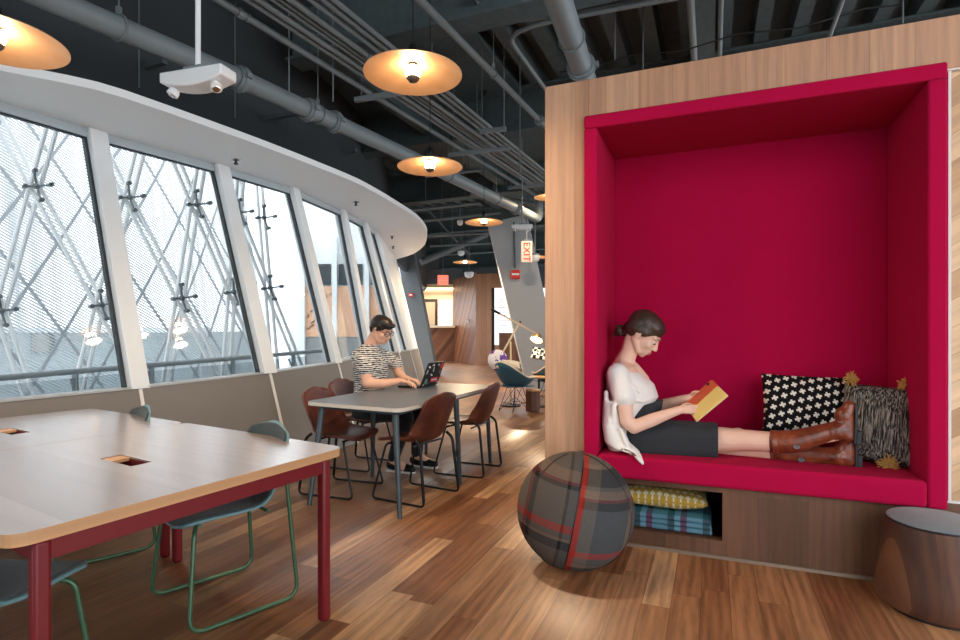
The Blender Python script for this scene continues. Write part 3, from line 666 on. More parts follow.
mb = MB(); mb.cyl(P(514, 222, 12.17), P(515, 268, 12.17), .018, seg=8); obj('conduit', mb, M['pipedark'], c)
al = thing('fire_alarm', 'red fire alarm box with a white strip on the light grey leaning column', 'alarm', P(515.5, 274.5, 12.13))
R_ = paint('alarm_red', (206, 30, 30), .4); cx = P(515.5, 274.5, 12.13)
mb = MB(); mb.box(cx, (.19, .09, .19)); obj('housing', mb, R_, al, bevel=.01)
mb = MB(); mb.box(cx+V((0, -.05, 0)), (.15, .02, .045)); obj('strobe', mb, M['white'], al, bevel=.004)
a2 = thing('fire_alarm', 'tiny red alarm box on the dark leaning column by the windows', 'alarm', P(411, 295, 15.9)); cx = P(411, 295, 15.93)
mb = MB(); mb.box(cx, (.13, .08, .1)); obj('housing', mb, R_, a2, bevel=.008); mb = MB(); mb.box(cx+V((0, -.045, 0)), (.08, .02, .03)); obj('strobe', mb, M['white'], a2)
ex = thing('exit_sign', 'lit exit sign with red letters hanging in front of the leaning column', 'exit sign', P(526, 252, 10.5)); cx = P(526.5, 252, 10.5)
mb = MB(); mb.box(cx, (.21, .06, .40)); obj('panel', mb, paint('exit_panel', (246, 226, 212), .4), ex, bevel=.01)
text('lettering', 'EXIT', .18, glow('exit_red', (214, 44, 30), .45), ex, cx+V((0, -.035, .0)), (0, 0, -1), (1, 0, 0))
mb = MB(); mb.cyl(cx+Z*.2, cx+Z*.72, .012, seg=8); mb.box(cx+Z*.21, (.12, .05, .05)); obj('stem', mb, M['pipe'], ex)
ex = thing('exit_sign', 'small distant red exit sign hanging over the kitchen counter', 'exit sign', P(443, 280, 21)); cx = P(443, 280, 21)
mb = MB(); mb.box(cx, (.40, .06, .36)); obj('panel', mb, glow('exit_panel_far', (255, 120, 96), .9), ex, bevel=.01)
text('lettering', 'EXIT', .15, M['white'], ex, cx+V((0, -.035, .0)), (1, 0, 0), Z)
mb = MB(); mb.cyl(cx+Z*.18, (cx.x, cx.y, ZD), .01, seg=8); obj('stem', mb, M['pipe'], ex)
# far glazing down the right side of the hall
mb = MB(); mb.box((9.1, 16.5, .25), (.2, 27, .5)); mb.box((9.1, 16.5, 4.3), (.2, 27, 1.1)); struct(obj('wall_far_right', mb, M['soffit']))
for k in range(9):
    y0 = 3.0+k*3.0
    w_ = bpy.data.objects.new('window_%d' % (21+k), None); COL.objects.link(w_); w_.location = (9.1, y0+1.5, .5); struct(w_)
    mb = MB(); mb.box((9.1, y0, 2.1), (.16, .14, 3.25)); mb.box((9.1, y0+1.5, .54), (.14, 3.0, .08)); mb.box((9.1, y0+1.5, 3.72), (.14, 3.0, .08)); obj('window_frame', mb, M['white'], w_)
    mb = MB(); mb.box((9.1, y0+1.5, 2.1), (.012, 2.86, 3.2)); obj('pane', mb, M['glass'], w_)
# board-clad block
bl = thing('board_clad_block', 'tall block clad in diagonal and upright boards at the back of the hall', 'wall block', PX(476, 21.9, 0))
a, b, c_ = PX(453, 24.6, 0), PX(476, 21.6, 0), PX(505, 21.2, 0)
def face(name, a, b, h, mat, par, th=.05):
    d = (b-a).normalized(); n_ = V((-d.y, d.x, 0)); L_ = (b-a).length
    mb = MB(); mb.box((L_/2, th/2, h/2), (L_, th, h)); o = obj(name, mb, mat, None); o.location = a; o.rotation_euler = (0, 0, math.atan2(d.y, d.x))
    o.parent = par; o.matrix_parent_inverse = wm(par).inverted(); return o
face('diagonal_boards', a, b, 3.62, M['chevdark'], bl); face('upright_boards', b, c_, 3.55, planks('upright_boards', [(150, 102, 70), (166, 118, 84)], .22, 30., 'z', 'x', rough=.45, contrast=.25), bl)
mb = MB(); mb.prism([a+V((.06, .1, 0)), b+V((.05, .08, 0)), c_+V((0, .08, 0)), c_+V((0, 3, 0)), a+V((.06, 3, 0))], Z*3.5); obj('core', mb, M['coldark'], bl)
mb = MB(); q = P(467.5, 321, 22.5); mb.box(q, (.12, .06, .16)); obj('wall_switch', mb, M['white'], bl)
for (px, py, D, lab) in ((469, 274, 19.5, 'white dome fixture hanging before the board clad block'), (461, 253, 17, 'small white dome fixture left of the distant small lamp'), (535, 258, 11.5, 'white dome fixture beside the distant lamp by the oak wall'), (460, 223, 13, 'tiny white dome fixture under the far dark pipes')):
    p = P(px, py, D); t_ = thing('dome_fixture', lab, 'ceiling fixture', p, 0, 'white dome fixtures')
    r_ = {469: .17, 461: .11, 535: .1, 460: .07}[px]
    mb = MB(); mb.lathe([(r_, .05), (r_, .02), (r_*.85, -r_*.45), (r_*.5, -r_*.75), (.004, -r_*.85)], p, 24); obj('dome', mb, M['white'], t_)
    mb = MB(); mb.cyl(p+Z*.04, (p.x, p.y, ZD), .012, seg=8); mb.cyl(p+Z*.03, p+Z*.09, r_*.8, seg=20); obj('stem', mb, M['pipe'], t_)
# kitchen bay
kw = thing('kitchen_bay', 'brightly lit cream kitchen bay with a dark door behind the wooden counter', 'kitchen bay', PX(435, 26.2, 0))
def pbox(name, x0, x1, y0, y1, D, th, mat, par): # box whose front covers a patch at depth D
    a = P(x0, y1, D); b = P(x1, y0, D); mb = MB(); mb.box(((a.x+b.x)/2, D+th/2, (a.z+b.z)/2), (b.x-a.x, th, b.z-a.z)); return obj(name, mb, mat, par)
pbox('back_wall', 405, 462, 278, 362, 27.5, .1, M['peachwall'], kw)
dr = pbox('door', 421, 437.5, 299, 345, 27.4, .08, M['black'], kw); pbox('door_glass', 424, 435, 302, 340, 27.33, .05, paint('dim_glass', (150, 134, 112), .3), dr)
pbox('header', 409, 462, 258, 284, 25.0, .3, M['coldark'], kw)
pbox('header_trim', 414, 453, 284, 294, 25.1, .2, M['peachwall'], kw)
pbox('lit_panel', 438.5, 452, 301, 328, 27.3, .08, glow('lit_panel', (255, 240, 220), 1.0), kw)
ct = thing('kitchen_counter', 'wooden kitchen counter of diagonal boards with a cream worktop', 'counter', PX(438, 24, 0))
o = face('front', PX(417, 24, 0), PX(457, 24.4, 0), 1.50, M['chevdark'], ct, .5); pbox('worktop', 418, 455, 325.4, 327.6, 23.9, .7, M['peachwall'], ct)
l = bpy.data.lights.new('kitchen_light', 'AREA'); l.energy = 160; l.size = 1.8; l.color = (1, .78, .55); lo_ = bpy.data.objects.new('kitchen_light', l); COL.objects.link(lo_); lo_.location = (-1.9, 25.9, 3.3)
# lit white board and cabinet right of the block
wb = thing('white_board', 'bright white poster board behind the leaning column', 'board', PX(505, 23, 0))
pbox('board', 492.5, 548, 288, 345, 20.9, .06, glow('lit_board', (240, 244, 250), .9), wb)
mb = MB()
for k in range(14): a = P(497+(k % 2)*2, 297+k*2.6, 20.87); mb.bar(a, a+V((.22+.3*((k*37) % 5)/5., 0, 0)), .01, .02)
obj('small_print', mb, paint('print_grey', (120, 124, 130), .6), wb); pbox('dark_frame', 491.5, 494.5, 288, 372, 20.8, .06, M['black'], wb)
cb = thing('wooden_cabinet', 'low brown wooden cabinet beneath the white poster board', 'cabinet', PX(515, 19, 0)); a = P(497, 334, 19.0)
face('carcass', PX(499, 19.4, 0), PX(548, 19.0, 0), a.z, M['wooddark'], cb, .5); face('top', PX(498.5, 19.35, 0)+Z*a.z, PX(549, 18.95, 0)+Z*a.z, .04, M['chevdark'], cb, .55)
pbox('side_wall', 545, 560, 262, 345, 22, .1, M['peachwall'], kw)
# ================================================================ furniture
def reframe(o, rz):
    o.data.transform(Matrix.Rotation(-rz, 4, 'Z')); o.rotation_euler = (0, 0, rz); return o
M['tabletop'] = planks('pale_oak_tabletop', [(152, 130, 118), (160, 138, 126), (146, 124, 112)], .34, 60., 'x', 'y', gap=.002, rough=.3, grain=.75, coat=(1., .2), contrast=.22, gs=(1.2, 22.))
M['tedge'] = planks('oak_table_edge', [(206, 160, 116), (196, 148, 104)], .5, 60., 'x', 'z', rough=.45, gap=.001, contrast=.15, gs=(2., 40.))
M['redmetal'] = paint('dark_red_metal', (108, 8, 20), .5)
M['slot'] = paint('cable_tray_red', (110, 16, 24), .5)
def rpoly(pts, r, n=6): return fillet([V((p[0], p[1], 0)) for p in pts], r, n, closed=True)
def slabtop(name, poly, z0, z1, mats, par, rz=0, cut=None, bev=.003):
    mb = MB(); n = len(poly); lo = mb.verts([V((p.x, p.y, z0)) for p in poly]); hi = mb.verts([V((p.x, p.y, z1)) for p in poly])
    mb._f(lo[::-1], 1); mb._f(hi, 0)
    for i in range(n): j = (i+1) % n; mb._f([lo[i], lo[j], hi[j], hi[i]], 1)
    o = link(name, mb.mesh(name, 30, False), mats, None)
    if cut: boolcut(o, cut); 
    if not o.data.materials:
        for m_ in mats: o.data.materials.append(m_)
    o.parent = par; o.matrix_parent_inverse = wm(par).inverted()
    reframe(o, rz)
    return o
def redtable(cs, slotc, label, rr):
    a, b, c, d = [V((p[0], p[1], 0)) for p in cs]; cen = (a+b+c+d)/4
    e1 = (b-a).normalized(); e2 = (c-b).normalized(); rz = math.atan2(e2.y, e2.x)
    t = thing('work_table', label, 'table', cen, 0, 'red-legged work tables')
    cut = MB(); s = V((slotc[0], slotc[1], 0)); hl, hw = .125, .042
    q = [s-e2*hl-e1*hw, s+e2*hl-e1*hw, s+e2*hl+e1*hw, s-e2*hl+e1*hw]
    cut.prism([p+Z*.6 for p in q], Z*.3)
    slabtop('tabletop', rpoly([a, b, c, d], rr, 6), .708, .743, [M['tabletop'], M['tedge']], t, rz, cut)
    mb = MB(); k = .004       # cable tray seen through the slot: four sides and a floor
    for (u, v) in ((q[0], q[1]), (q[1], q[2]), (q[2], q[3]), (q[3], q[0])): mb.bar(u+Z*.69, v+Z*.69, .006, .094)
    mb.prism([p+Z*.64 for p in q], Z*.006); obj('cable_tray', mb, M['slot'], t)
    mb = MB(); mb.prism([p+Z*.727 for p in (q[1]-e2*.075, q[1], q[2], q[2]-e2*.075)], Z*.012); obj('slot_flap', mb, M['tedge'], t)
    ins = .075; L = [a+e1*.085+e2*.03, b-e1*.105+e2*.03, c-e1*.105-e2*.09, d+e1*.085-e2*.09]
    for p in L:
        mb = MB(); R = M3(e2, V((-e2.y, e2.x, 0)), Z); mb.box(p+Z*.354, (.044, .044, .708), R); obj('leg', mb, M['redmetal'], t, bevel=.011, bseg=2)
    mb = MB()
    for i in range(4): mb.bar(L[i]+Z*.678, L[(i+1) % 4]+Z*.678, .022, .058)
    obj('apron', mb, M['redmetal'], t)
    return t
a_, b_ = V((-1.195, 1.40, 0)), V((-.612, 2.52, 0)); e2_ = V((-.845, .535, 0)); c_, d_ = b_+e2_*1.285, a_+e2_*1.285
redtable([a_, b_, c_, d_], (-1.44, 2.26), 'dark red metal framed oak topped work table with green sled chairs, the closer one', .07)
g_ = e2_*.004
redtable([d_+g_, c_+g_, c_+e2_*1.165, d_+e2_*1.165], (-2.47, 2.93), 'dark red metal framed oak topped work table against the windows, the farther left one', .07)
# ---------------------------------------------------------------- sled chairs
M['tealshell'] = paint('teal_chair_shell', (106, 146, 154), .4)
M['charcoalpad'] = cloth('charcoal_seat_fabric', (60, 70, 72), sc=350, var=.3)
M['greenframe'] = paint('green_chair_frame', (64, 98, 72), .3, .3)
def shellfn(prof, wid, curl, off=0., inset=0.):
    pr = catmull([V((0, y, z)) for y, z in prof], 4); n = len(pr)-1
    def fn(u, v):
        v = .35*v+.65*(.5-.5*math.cos(math.pi*v)); u = .5*u+.5*(.5-.5*math.cos(math.pi*u))
        v2 = inset+(1-2*inset)*v
        i = min(int(v2*n), n-1); f = v2*n-i; p = pr[i].lerp(pr[i+1], f); tg = (pr[i+1]-pr[i]).normalized(); nn = V((0, -tg.z, tg.y))
        if nn.z < 0 and v2 < .5: nn = -nn
        nn = V((0, tg.z, -tg.y)) if tg.y < 0 else V((0, -tg.z, tg.y))
        k = v2*(len(wid)-1); j = min(int(k), len(wid)-2); w_ = wid[j]+(wid[j+1]-wid[j])*(k-j)
        c = curl[j]+(curl[j+1]-curl[j])*(k-j); s = (u*2-1)*(1-inset*.9)
        e = max(0, 1-v2/.15, 1-(1-v2)/.085)
        w_ *= math.sqrt(max(.0, 1-.68*e*e*(1.15-abs(.5-v2)*.3)))
        q9 = max(0, 1-(1-v2)/.12)
        return p+V((s*w_, 0, 0))+nn*(c*abs(s)**2.6+off)-Z*(.034*s*s*q9*q9)
    return fn
def green_chair(label):
    t = thing('sled_chair', label, 'chair', (0, 0, 0), 0, 'green sled chairs round the red tables')
    prof = [(.235, .43), (.19, .45), (.05, .447), (-.09, .44), (-.175, .462), (-.225, .53), (-.25, .62), (-.268, .72), (-.285, .815)]
    wid = [.215, .235, .24, .235, .225, .215, .21, .205, .195]; cu = [.0, .012, .02, .03, .05, .05, .04, .03, .02]
    mb = MB(); mb.grid(shellfn(prof, wid, cu), 14, 26); obj('shell', mb, M['tealshell'], t, solid=.012, off=0, sharp=80)
    mb = MB(); mb.grid(shellfn(prof, wid, cu, .0125, .014), 14, 26); obj('seat_pad', mb, M['charcoalpad'], t, solid=.009, off=0, sharp=80)
    for s in (-1, 1):
        pts = fillet([V((s*.212, -.228, .62)), V((s*.245, -.275, .011)), V((s*.25, .215, .011)), V((s*.2, .175, .425)), V((s*.06, .10, .428))], [0, .07, .07, .05, 0], 7)
        mb = MB(); mb.tube(pts, .0095, 10); obj('sled_leg', mb, M['greenframe'], t)
    mb = MB(); mb.tube([(-.17, .14, .427), (.17, .14, .427)], .008, 8); mb.tube([(-.2, -.15, .43), (.2, -.15, .43)], .008, 8); obj('seat_brace', mb, M['greenframe'], t)
    return t
def face_rz(dx, dy): return math.atan2(-dx, dy)
g1 = green_chair('green framed sled chair tucked under the nearer red table, seat front towards the camera')
rz1 = face_rz(-.69, -.73); g1.location = (-1.235, 2.62, 0); g1.rotation_euler = (0, 0, rz1)
dup(g1, (-2.27, 3.25, 0), rz1-.05, 'green framed sled chair at the farther left table, only its back showing')
dup(g1, (-1.60, 1.74, 0), face_rz(.08, 1), 'green framed sled chair cut off by the bottom left corner, seat facing away')
# ---------------------------------------------------------------- leather chairs
t_ = NT('brown_leather'); o, x, y, z = t_.xyz(); n1 = t_.noise(o, 7, 5, .6); cc = t_.ramp(n1, [(.3, (60, 26, 18)), (.55, (94, 44, 30)), (.75, (118, 62, 42))])
t_.bump(t_.noise(o, 160, 3), .25, .002); M['leather'] = t_.fin(cc, .42)
def leather_chair(label):
    t = thing('leather_chair', label, 'chair', (0, 0, 0), 0, 'brown leather chairs round the grey table')
    prof = [(.225, .43), (.18, .45), (.05, .442), (-.08, .437), (-.16, .46), (-.205, .53), (-.235, .62), (-.262, .72), (-.285, .82)]
    wid = [.2, .225, .232, .232, .232, .227, .218, .208, .196]; cu = [.0, .012, .03, .055, .085, .085, .06, .04, .025]
    mb = MB(); mb.grid(shellfn(prof, wid, cu), 16, 28); obj('leather_shell', mb, M['leather'], t, solid=.016, off=0, sharp=80)
    f = shellfn(prof, wid, cu, 0); pts = [f(i/20., .36) - V((0, .012, .006)) for i in range(21)]
    mb = MB(); mb.tube(pts, .0035, 6); obj('seam', mb, paint('leather_seam', (64, 30, 22), .5), t)
    for s in (-1, 1):
        pts = fillet([V((s*.205, -.150, .478)), V((s*.212, -.2, .44)), V((s*.232, -.25, .010)), V((s*.232, .235, .010)), V((s*.195, .13, .424)), V((s*.05, .08, .424))], [0, .03, .04, .04, .03, 0], 6)
        k = len(pts); mb = MB(); mb.tube(pts, [.0115 if i < 9 else .0085 for i in range(k)], 10); obj('sled_leg', mb, M['black'], t)
    mb = MB(); mb.tube([(-.17, .11, .424), (.17, .11, .424)], .008, 8); mb.tube([(-.2, -.12, .425), (.2, -.12, .425)], .008, 8); obj('seat_brace', mb, M['black'], t)
    return t
l1 = leather_chair('brown leather sled chair with its back to the aisle, closest to the camera')
l1.location = (-.50, 4.31, 0); l1.rotation_euler = (0, 0, face_rz(-.86, .50))
dup(l1, (-.115, 5.10, 0), face_rz(-.93, .36), 'brown leather sled chair with its back to the aisle, farther along the grey table')
dup(l1, (-1.10, 4.47, 0), face_rz(.93, -.33), 'empty brown leather sled chair on the window side of the grey table')
dup(l1, (-1.12, 5.31, 0), face_rz(.9228, -.3852), 'brown leather sled chair the man at the laptop sits on')
# ---------------------------------------------------------------- grey table
gt = thing('dining_table', 'grey topped table with tapered dark legs where the man works on his laptop', 'table', (-.55, 4.9, 0))
ga, gb_ = V((-1.33, 4.2, 0)), V((-.544, 3.78, 0)); gc, gd = gb_+N*1.85, ga+N*1.85
M['greytop'] = paint('grey_linoleum', (94, 102, 112), .38, var=.03); M['birch'] = paint('birch_edge', (206, 196, 184), .5); M['slate'] = paint('slate_blue_leg', (58, 70, 76), .4, .1)
slabtop('tabletop', rpoly([ga, gb_, gc, gd], .09, 8), .716, .743, [M['greytop'], M['birch']], gt)
for (fx, fy, tx, ty) in ((-.543, 3.77, -.60, 3.93), (-1.25, 4.07, -1.20, 4.24), (-.167, 4.64, -.20, 4.62), (-.945, 4.88, -.93, 4.86), (-.56, 5.79, -.56, 5.72), (.10, 5.42, .06, 5.32)):
    mb = MB(); mb.cyl((fx, fy, 0), (tx, ty, .716), .0165, .025, 20); obj('leg', mb, M['slate'], gt)
mb = MB(); i_ = .1; ring = [ga+N*i_+U*i_, gb_+N*i_-U*.08, gc-N*i_-U*.08, gd-N*i_+U*i_]
for k in range(4): mb.bar(ring[k]+Z*.70, ring[(k+1) % 4]+Z*.70, .03, .03)
obj('under_frame', mb, M['slate'], gt)
# ---------------------------------------------------------------- plaid ball
t = NT('plaid_wool'); o, x, y, z = t.xyz()
u = t.m('ADD', x, t.m('MULTIPLY', z, -.19)); q = t.m('ADD', z, t.m('MULTIPLY', x, .16))
def band(v, a, b): return t.m('MULTIPLY', t.m('GREATER_THAN', v, a), t.m('LESS_THAN', v, b))
def strip(v, lo_, hi_, stops):  # constant bands across a coordinate
    f = t.m('DIVIDE', t.m('SUBTRACT', v, lo_), hi_-lo_); return t.ramp(f, [((p-lo_)/(hi_-lo_), c) for p, c in stops], True)
G1, G2, BK, TN, RD, DR, BG = (88, 80, 74), (70, 72, 74), (30, 29, 31), (122, 98, 80), (158, 42, 32), (104, 34, 36), (104, 94, 86)
hr = strip(q, -.35, .35, [(-.35, G2), (-.27, BK), (-.225, TN), (-.205, G1), (-.155, RD), (-.115, G2), (.10, BK), (.135, DR), (.15, TN), (.185, G1), (.2, BK), (.27, TN), (.285, G1)])
vr = strip(u, -.35, .35, [(-.35, G1), (-.01, RD), (.02, BG), (.085, G2), (.255, TN), (.275, G1)])
hl = strip(q, -.35, .35, [(-.35, G1), (-.13, BK), (-.08, TN), (-.065, G1), (-.035, RD), (.005, G1), (.17, BK), (.19, DR), (.205, TN), (.25, G1)])
vl = strip(u, -.35, .35, [(-.35, BG), (-.27, DR), (-.25, BK), (-.225, G1), (-.075, BK), (-.06, G2)])
left = t.m('LESS_THAN', u, -.012)
hh = t.mix(left, hr, hl); vv = t.mix(left, vr, vl)
ch = t.m('GREATER_THAN', t.m('FRACT', t.m('MULTIPLY', t.m('ADD', t.m('ADD', x, z), y), 150.)), .5)
col = t.mix(t.m('MULTIPLY_ADD', ch, .3, .35), hh, vv); rs_ = t.m('MULTIPLY', band(u, -.012, .012), .6); col = t.mix(rs_, col, lin((150, 40, 30)))
nz = t.noise(o, 300, 2); col = t.mix(.5, col, t.ramp(nz, [(.3, (.6, .6, .6, 1)), (.7, (1.3, 1.3, 1.3, 1))]), 'MULTIPLY'); t.bump(nz, .5, .002)
M['plaid'] = t.fin(col, .95, 0, spec=.2)
bc = V((.512, 2.996, .309)); bl = thing('plaid_ball', 'large ball covered in charcoal and red plaid wool beside the seating nook', 'ball seat', (bc.x, bc.y, 0))
mb = MB(); mb.ell((0, 0, 0), (.311, .311, .307), seg=64, ring=40); o = obj('cover', mb, M['plaid'], None); o.location = bc; o.rotation_euler = (.0, 0, -.16); o.parent = bl; o.matrix_parent_inverse = wm(bl).inverted()
mb = MB()
def onball(th, ph): return bc+V((math.sin(th)*math.cos(ph), math.sin(th)*math.sin(ph), math.cos(th)))*.3115
for ph0 in (-2.62, -.62, .9): mb.tube([onball(.15+k*.15, ph0+.0*k) for k in range(19)], .0022, 6)
mb.tube([bc+Matrix.Rotation(-.16, 3, 'Z')@(V((-.012+.19*zz, -math.sqrt(max(0, .3115**2-zz*zz-(-.012+.19*zz)**2)), zz))) for zz in [-.29+.029*k for k in range(21)]], .0025, 6)
obj('seam', mb, M['black'], bl)
# ---------------------------------------------------------------- log stool
M['log'] = planks('walnut_log', [(84, 46, 28), (122, 74, 46), (70, 38, 24), (152, 102, 68)], .075, 9., 'z', 'x', rough=.55, gap=.006, contrast=.55, gs=(2.5, 30.))
M['felt'] = cloth('grey_felt', (112, 118, 124), (138, 142, 148), sc=260)
sc_ = V((2.08, 2.53, 0)); st = thing('log_stool', 'tapered walnut log stool with grey felt top beside the nook corner', 'stool', sc_)
mb = MB(); mb.lathe([(.20, .012), (.228, .03), (.236, .06), (.232, .12), (.222, .2), (.208, .31), (.199, .38), (.194, .397), (.186, .402)], sc_, 72); obj('log_body', mb, M['log'], st)
mb = MB(); mb.lathe([(.19, 0), (.19, .014)], sc_, 48); obj('foot_plate', mb, M['black'], st)
mb = MB(); mb.lathe([(.186, .400), (.188, .404), (.188, .409), (.184, .412), (.002, .413)], sc_, 64); obj('felt_top', mb, M['felt'], st)
mb = MB(); mb.lathe([(.190, .396), (.1935, .401), (.1915, .406), (.187, .406)], sc_, 64); obj('black_rim', mb, M['black'], st)
# ---------------------------------------------------------------- pillows
def pillow(name, cen, ax, ay, az, th, mat, par, nu=28, ear=.10, wr=.004, seed=1):
    ax, ay, az = V(ax), V(ay), V(az); rg = random.Random(seed); ph = [rg.uniform(0, 6) for _ in range(6)]
    hx, hy = ax.length, ay.length; X, Y_ = ax.normalized(), ay.normalized(); Z_ = az.normalized()
    mb = MB()
    def pt(a, b, s):
        k = (1-a**4)*(1-b**4)
        pin = 1-ear*(1-abs(a)**2)*abs(b)**3*0-ear*.7*((1-abs(a)**2.)*abs(b)**6) ; pin2 = 1-ear*.7*((1-abs(b)**2.)*abs(a)**6)
        h = th*(max(0, (1-a*a)*(1-b*b)))**.42*s
        w_ = wr*(math.sin(a*9+ph[0])*math.cos(b*7+ph[1])+math.sin(a*4+b*6+ph[2]))*k
        return V((a*hx*pin2, b*hy*pin, h+w_))
    for s in (1, -1):
        G = [[mb.bm.verts.new(pt(i/nu*2-1, j/nu*2-1, s)) for j in range(nu+1)] for i in range(nu+1)]
        for i in range(nu):
            for j in range(nu): mb._f([G[i][j], G[i+1][j], G[i+1][j+1], G[i][j+1]])
    bmesh.ops.remove_doubles(mb.bm, verts=mb.bm.verts, dist=.0008)
    me = mb.mesh(name, 80); o = link(name, me, mat, None)
    R = M3(X, Y_, Z_).to_quaternion(); o.location = cen; o.rotation_euler = R.to_euler()
    if par is not None: o.parent = par; o.matrix_parent_inverse = wm(par).inverted()
    return o
def plusmat(name, bg, fg, cell, rot=.1, thin=.13, long=.36, stretch=(1, 1)):
    t = NT(name); o, x, y, z = t.xyz(); ca, sa = math.cos(rot), math.sin(rot)
    a = t.m('DIVIDE', t.m('ADD', t.m('MULTIPLY', x, ca*stretch[0]), t.m('MULTIPLY', y, sa)), cell); b = t.m('DIVIDE', t.m('SUBTRACT', t.m('MULTIPLY', y, ca*stretch[1]), t.m('MULTIPLY', x, sa)), cell)
    row = t.m('FLOOR', b); a = t.m('ADD', a, t.m('MULTIPLY', row, .5))
    fx = t.m('ABSOLUTE', t.m('SUBTRACT', t.m('FRACT', a), .5)); fy = t.m('ABSOLUTE', t.m('SUBTRACT', t.m('FRACT', b), .5))
    h = t.m('MULTIPLY', t.m('LESS_THAN', fx, long), t.m('LESS_THAN', fy, thin*1.15)); v = t.m('MULTIPLY', t.m('LESS_THAN', fx, thin), t.m('LESS_THAN', fy, long))
    n_ = t.noise(o, 300, 2); t.bump(n_, .5, .002)
    return t.fin(t.mix(t.m('MAXIMUM', h, v), lin(bg), lin(fg)), .95, 0, spec=.15)
M['plusblack'] = plusmat('plus_black_cream', (22, 20, 22), (226, 218, 206), .050, .3, .11, .33)
M['plusyellow'] = plusmat('plus_mustard_cream', (176, 142, 62), (206, 198, 168), .040, .0, stretch=(1, .8))
pc = WP(808, 404.5, .46); px_ = (WP(852, 409, .50)-WP(764, 404, .44))*.5; up_ = (Z*.98+N*.30).normalized()
nf = px_.normalized().cross(up_)
pillow('throw_pillow', pc, px_*1.06, up_*.178, -nf, .075, M['plusblack'], None, ear=.05, seed=3)
tag([o for o in COL.objects if o.name.startswith('throw_pillow')][-1], 'black throw pillow with cream plus signs behind the woman\'s boots', 'pillow')
t = NT('grey_knit'); o, x, y, z = t.xyz(); vv_ = t.comb(t.m('MULTIPLY', x, 75.), t.m('MULTIPLY', y, 3.5), t.m('MULTIPLY', z, 60.)); n1 = t.noise(vv_, 2.2, 4, .7)
t.bump(n1, .9, .01); M['knit'] = t.fin(t.ramp(n1, [(.40, (30, 28, 28)), (.5, (84, 80, 76)), (.60, (178, 170, 158))]), .95, 0, spec=.1)
M['tassel'] = cloth('mustard_yarn', (196, 142, 60), (222, 176, 96))
k1 = thing('tasselled_pillow', 'grey striped knit pillow with mustard corner tassels at the nook\'s right end', 'pillow', WP(879, 465, .3))
kc = WP(878, 424, .33); kx = (U*.80+N*-.26).normalized()*.175; ku = (Z*.96+U*.16+N*.12).normalized()*.215
pillow('pillow_body', kc, kx, ku, kx.normalized().cross(ku.normalized()), .085, M['knit'], k1, ear=.04, seed=5)
def tassel(c, up, n=120, L_=.036, seed=1):
    rg = random.Random(seed); mb = MB()
    for i in range(n):
        d = (V((rg.gauss(0, 1), rg.gauss(0, 1), rg.gauss(0, 1))).normalized()+V(up)*.7).normalized()*L_*rg.uniform(.7, 1.15)
        m_ = c+d*.6+V((rg.gauss(0, .004),)*3); mb.tube([c, m_, c+d+V((rg.gauss(0, .006), rg.gauss(0, .006), rg.gauss(0, .006)-.004))], [.0024, .0026, .0022], 5)
    return obj('tassel', mb, M['tassel'], k1)
tassel(WP(851, 379, .36), Z*.6, seed=1); tassel(WP(906, 385, .30), Z*.6, seed=2)
bt = WP(889, 467, .22); bt.z = .552; tassel(bt, -U*.2-Z*.05, 130, .052, seed=4)
for o_ in COL.objects:
    pass
# pillow and blanket in the low niche
pc = W(.66, .27, .262)
o = pillow('niche_pillow', pc, U*.29, N*.2, Z, .070, M['plusyellow'], None, ear=.04, seed=8); tag(o, 'mustard pillow with cream plus signs lying in the low niche on the blanket', 'pillow')
t = NT('teal_plaid'); o, x, y, z = t.xyz(); f1 = t.m('FRACT', t.m('MULTIPLY', x, 5.2)); f2 = t.m('FRACT', t.m('MULTIPLY', y, 5.2))
c1_ = t.ramp(f1, [(0, (92, 150, 168)), (.35, (40, 88, 92)), (.55, (110, 166, 184)), (.72, (96, 70, 92)), (.9, (92, 150, 168))], True); c2_ = t.ramp(f2, [(0, (92, 150, 168)), (.5, (40, 88, 92)), (.75, (96, 70, 92))], True)
n1 = t.noise(o, 250, 2); t.bump(n1, .4, .002); M['blanket'] = t.fin(t.mix(.3, c1_, c2_), .95, 0, spec=.1)
bk = thing('folded_blanket', 'folded teal and plum checked blanket under the mustard pillow in the niche', 'blanket', W(.66, .25, .0985), RZU)
for k in range(3):
    mb = MB(); mb.box((0, 0, .017+k*.0305), (.62-.01*k, .40, .029)); obj('fold', mb, M['blanket'], bk, False, bevel=.013, bseg=3)
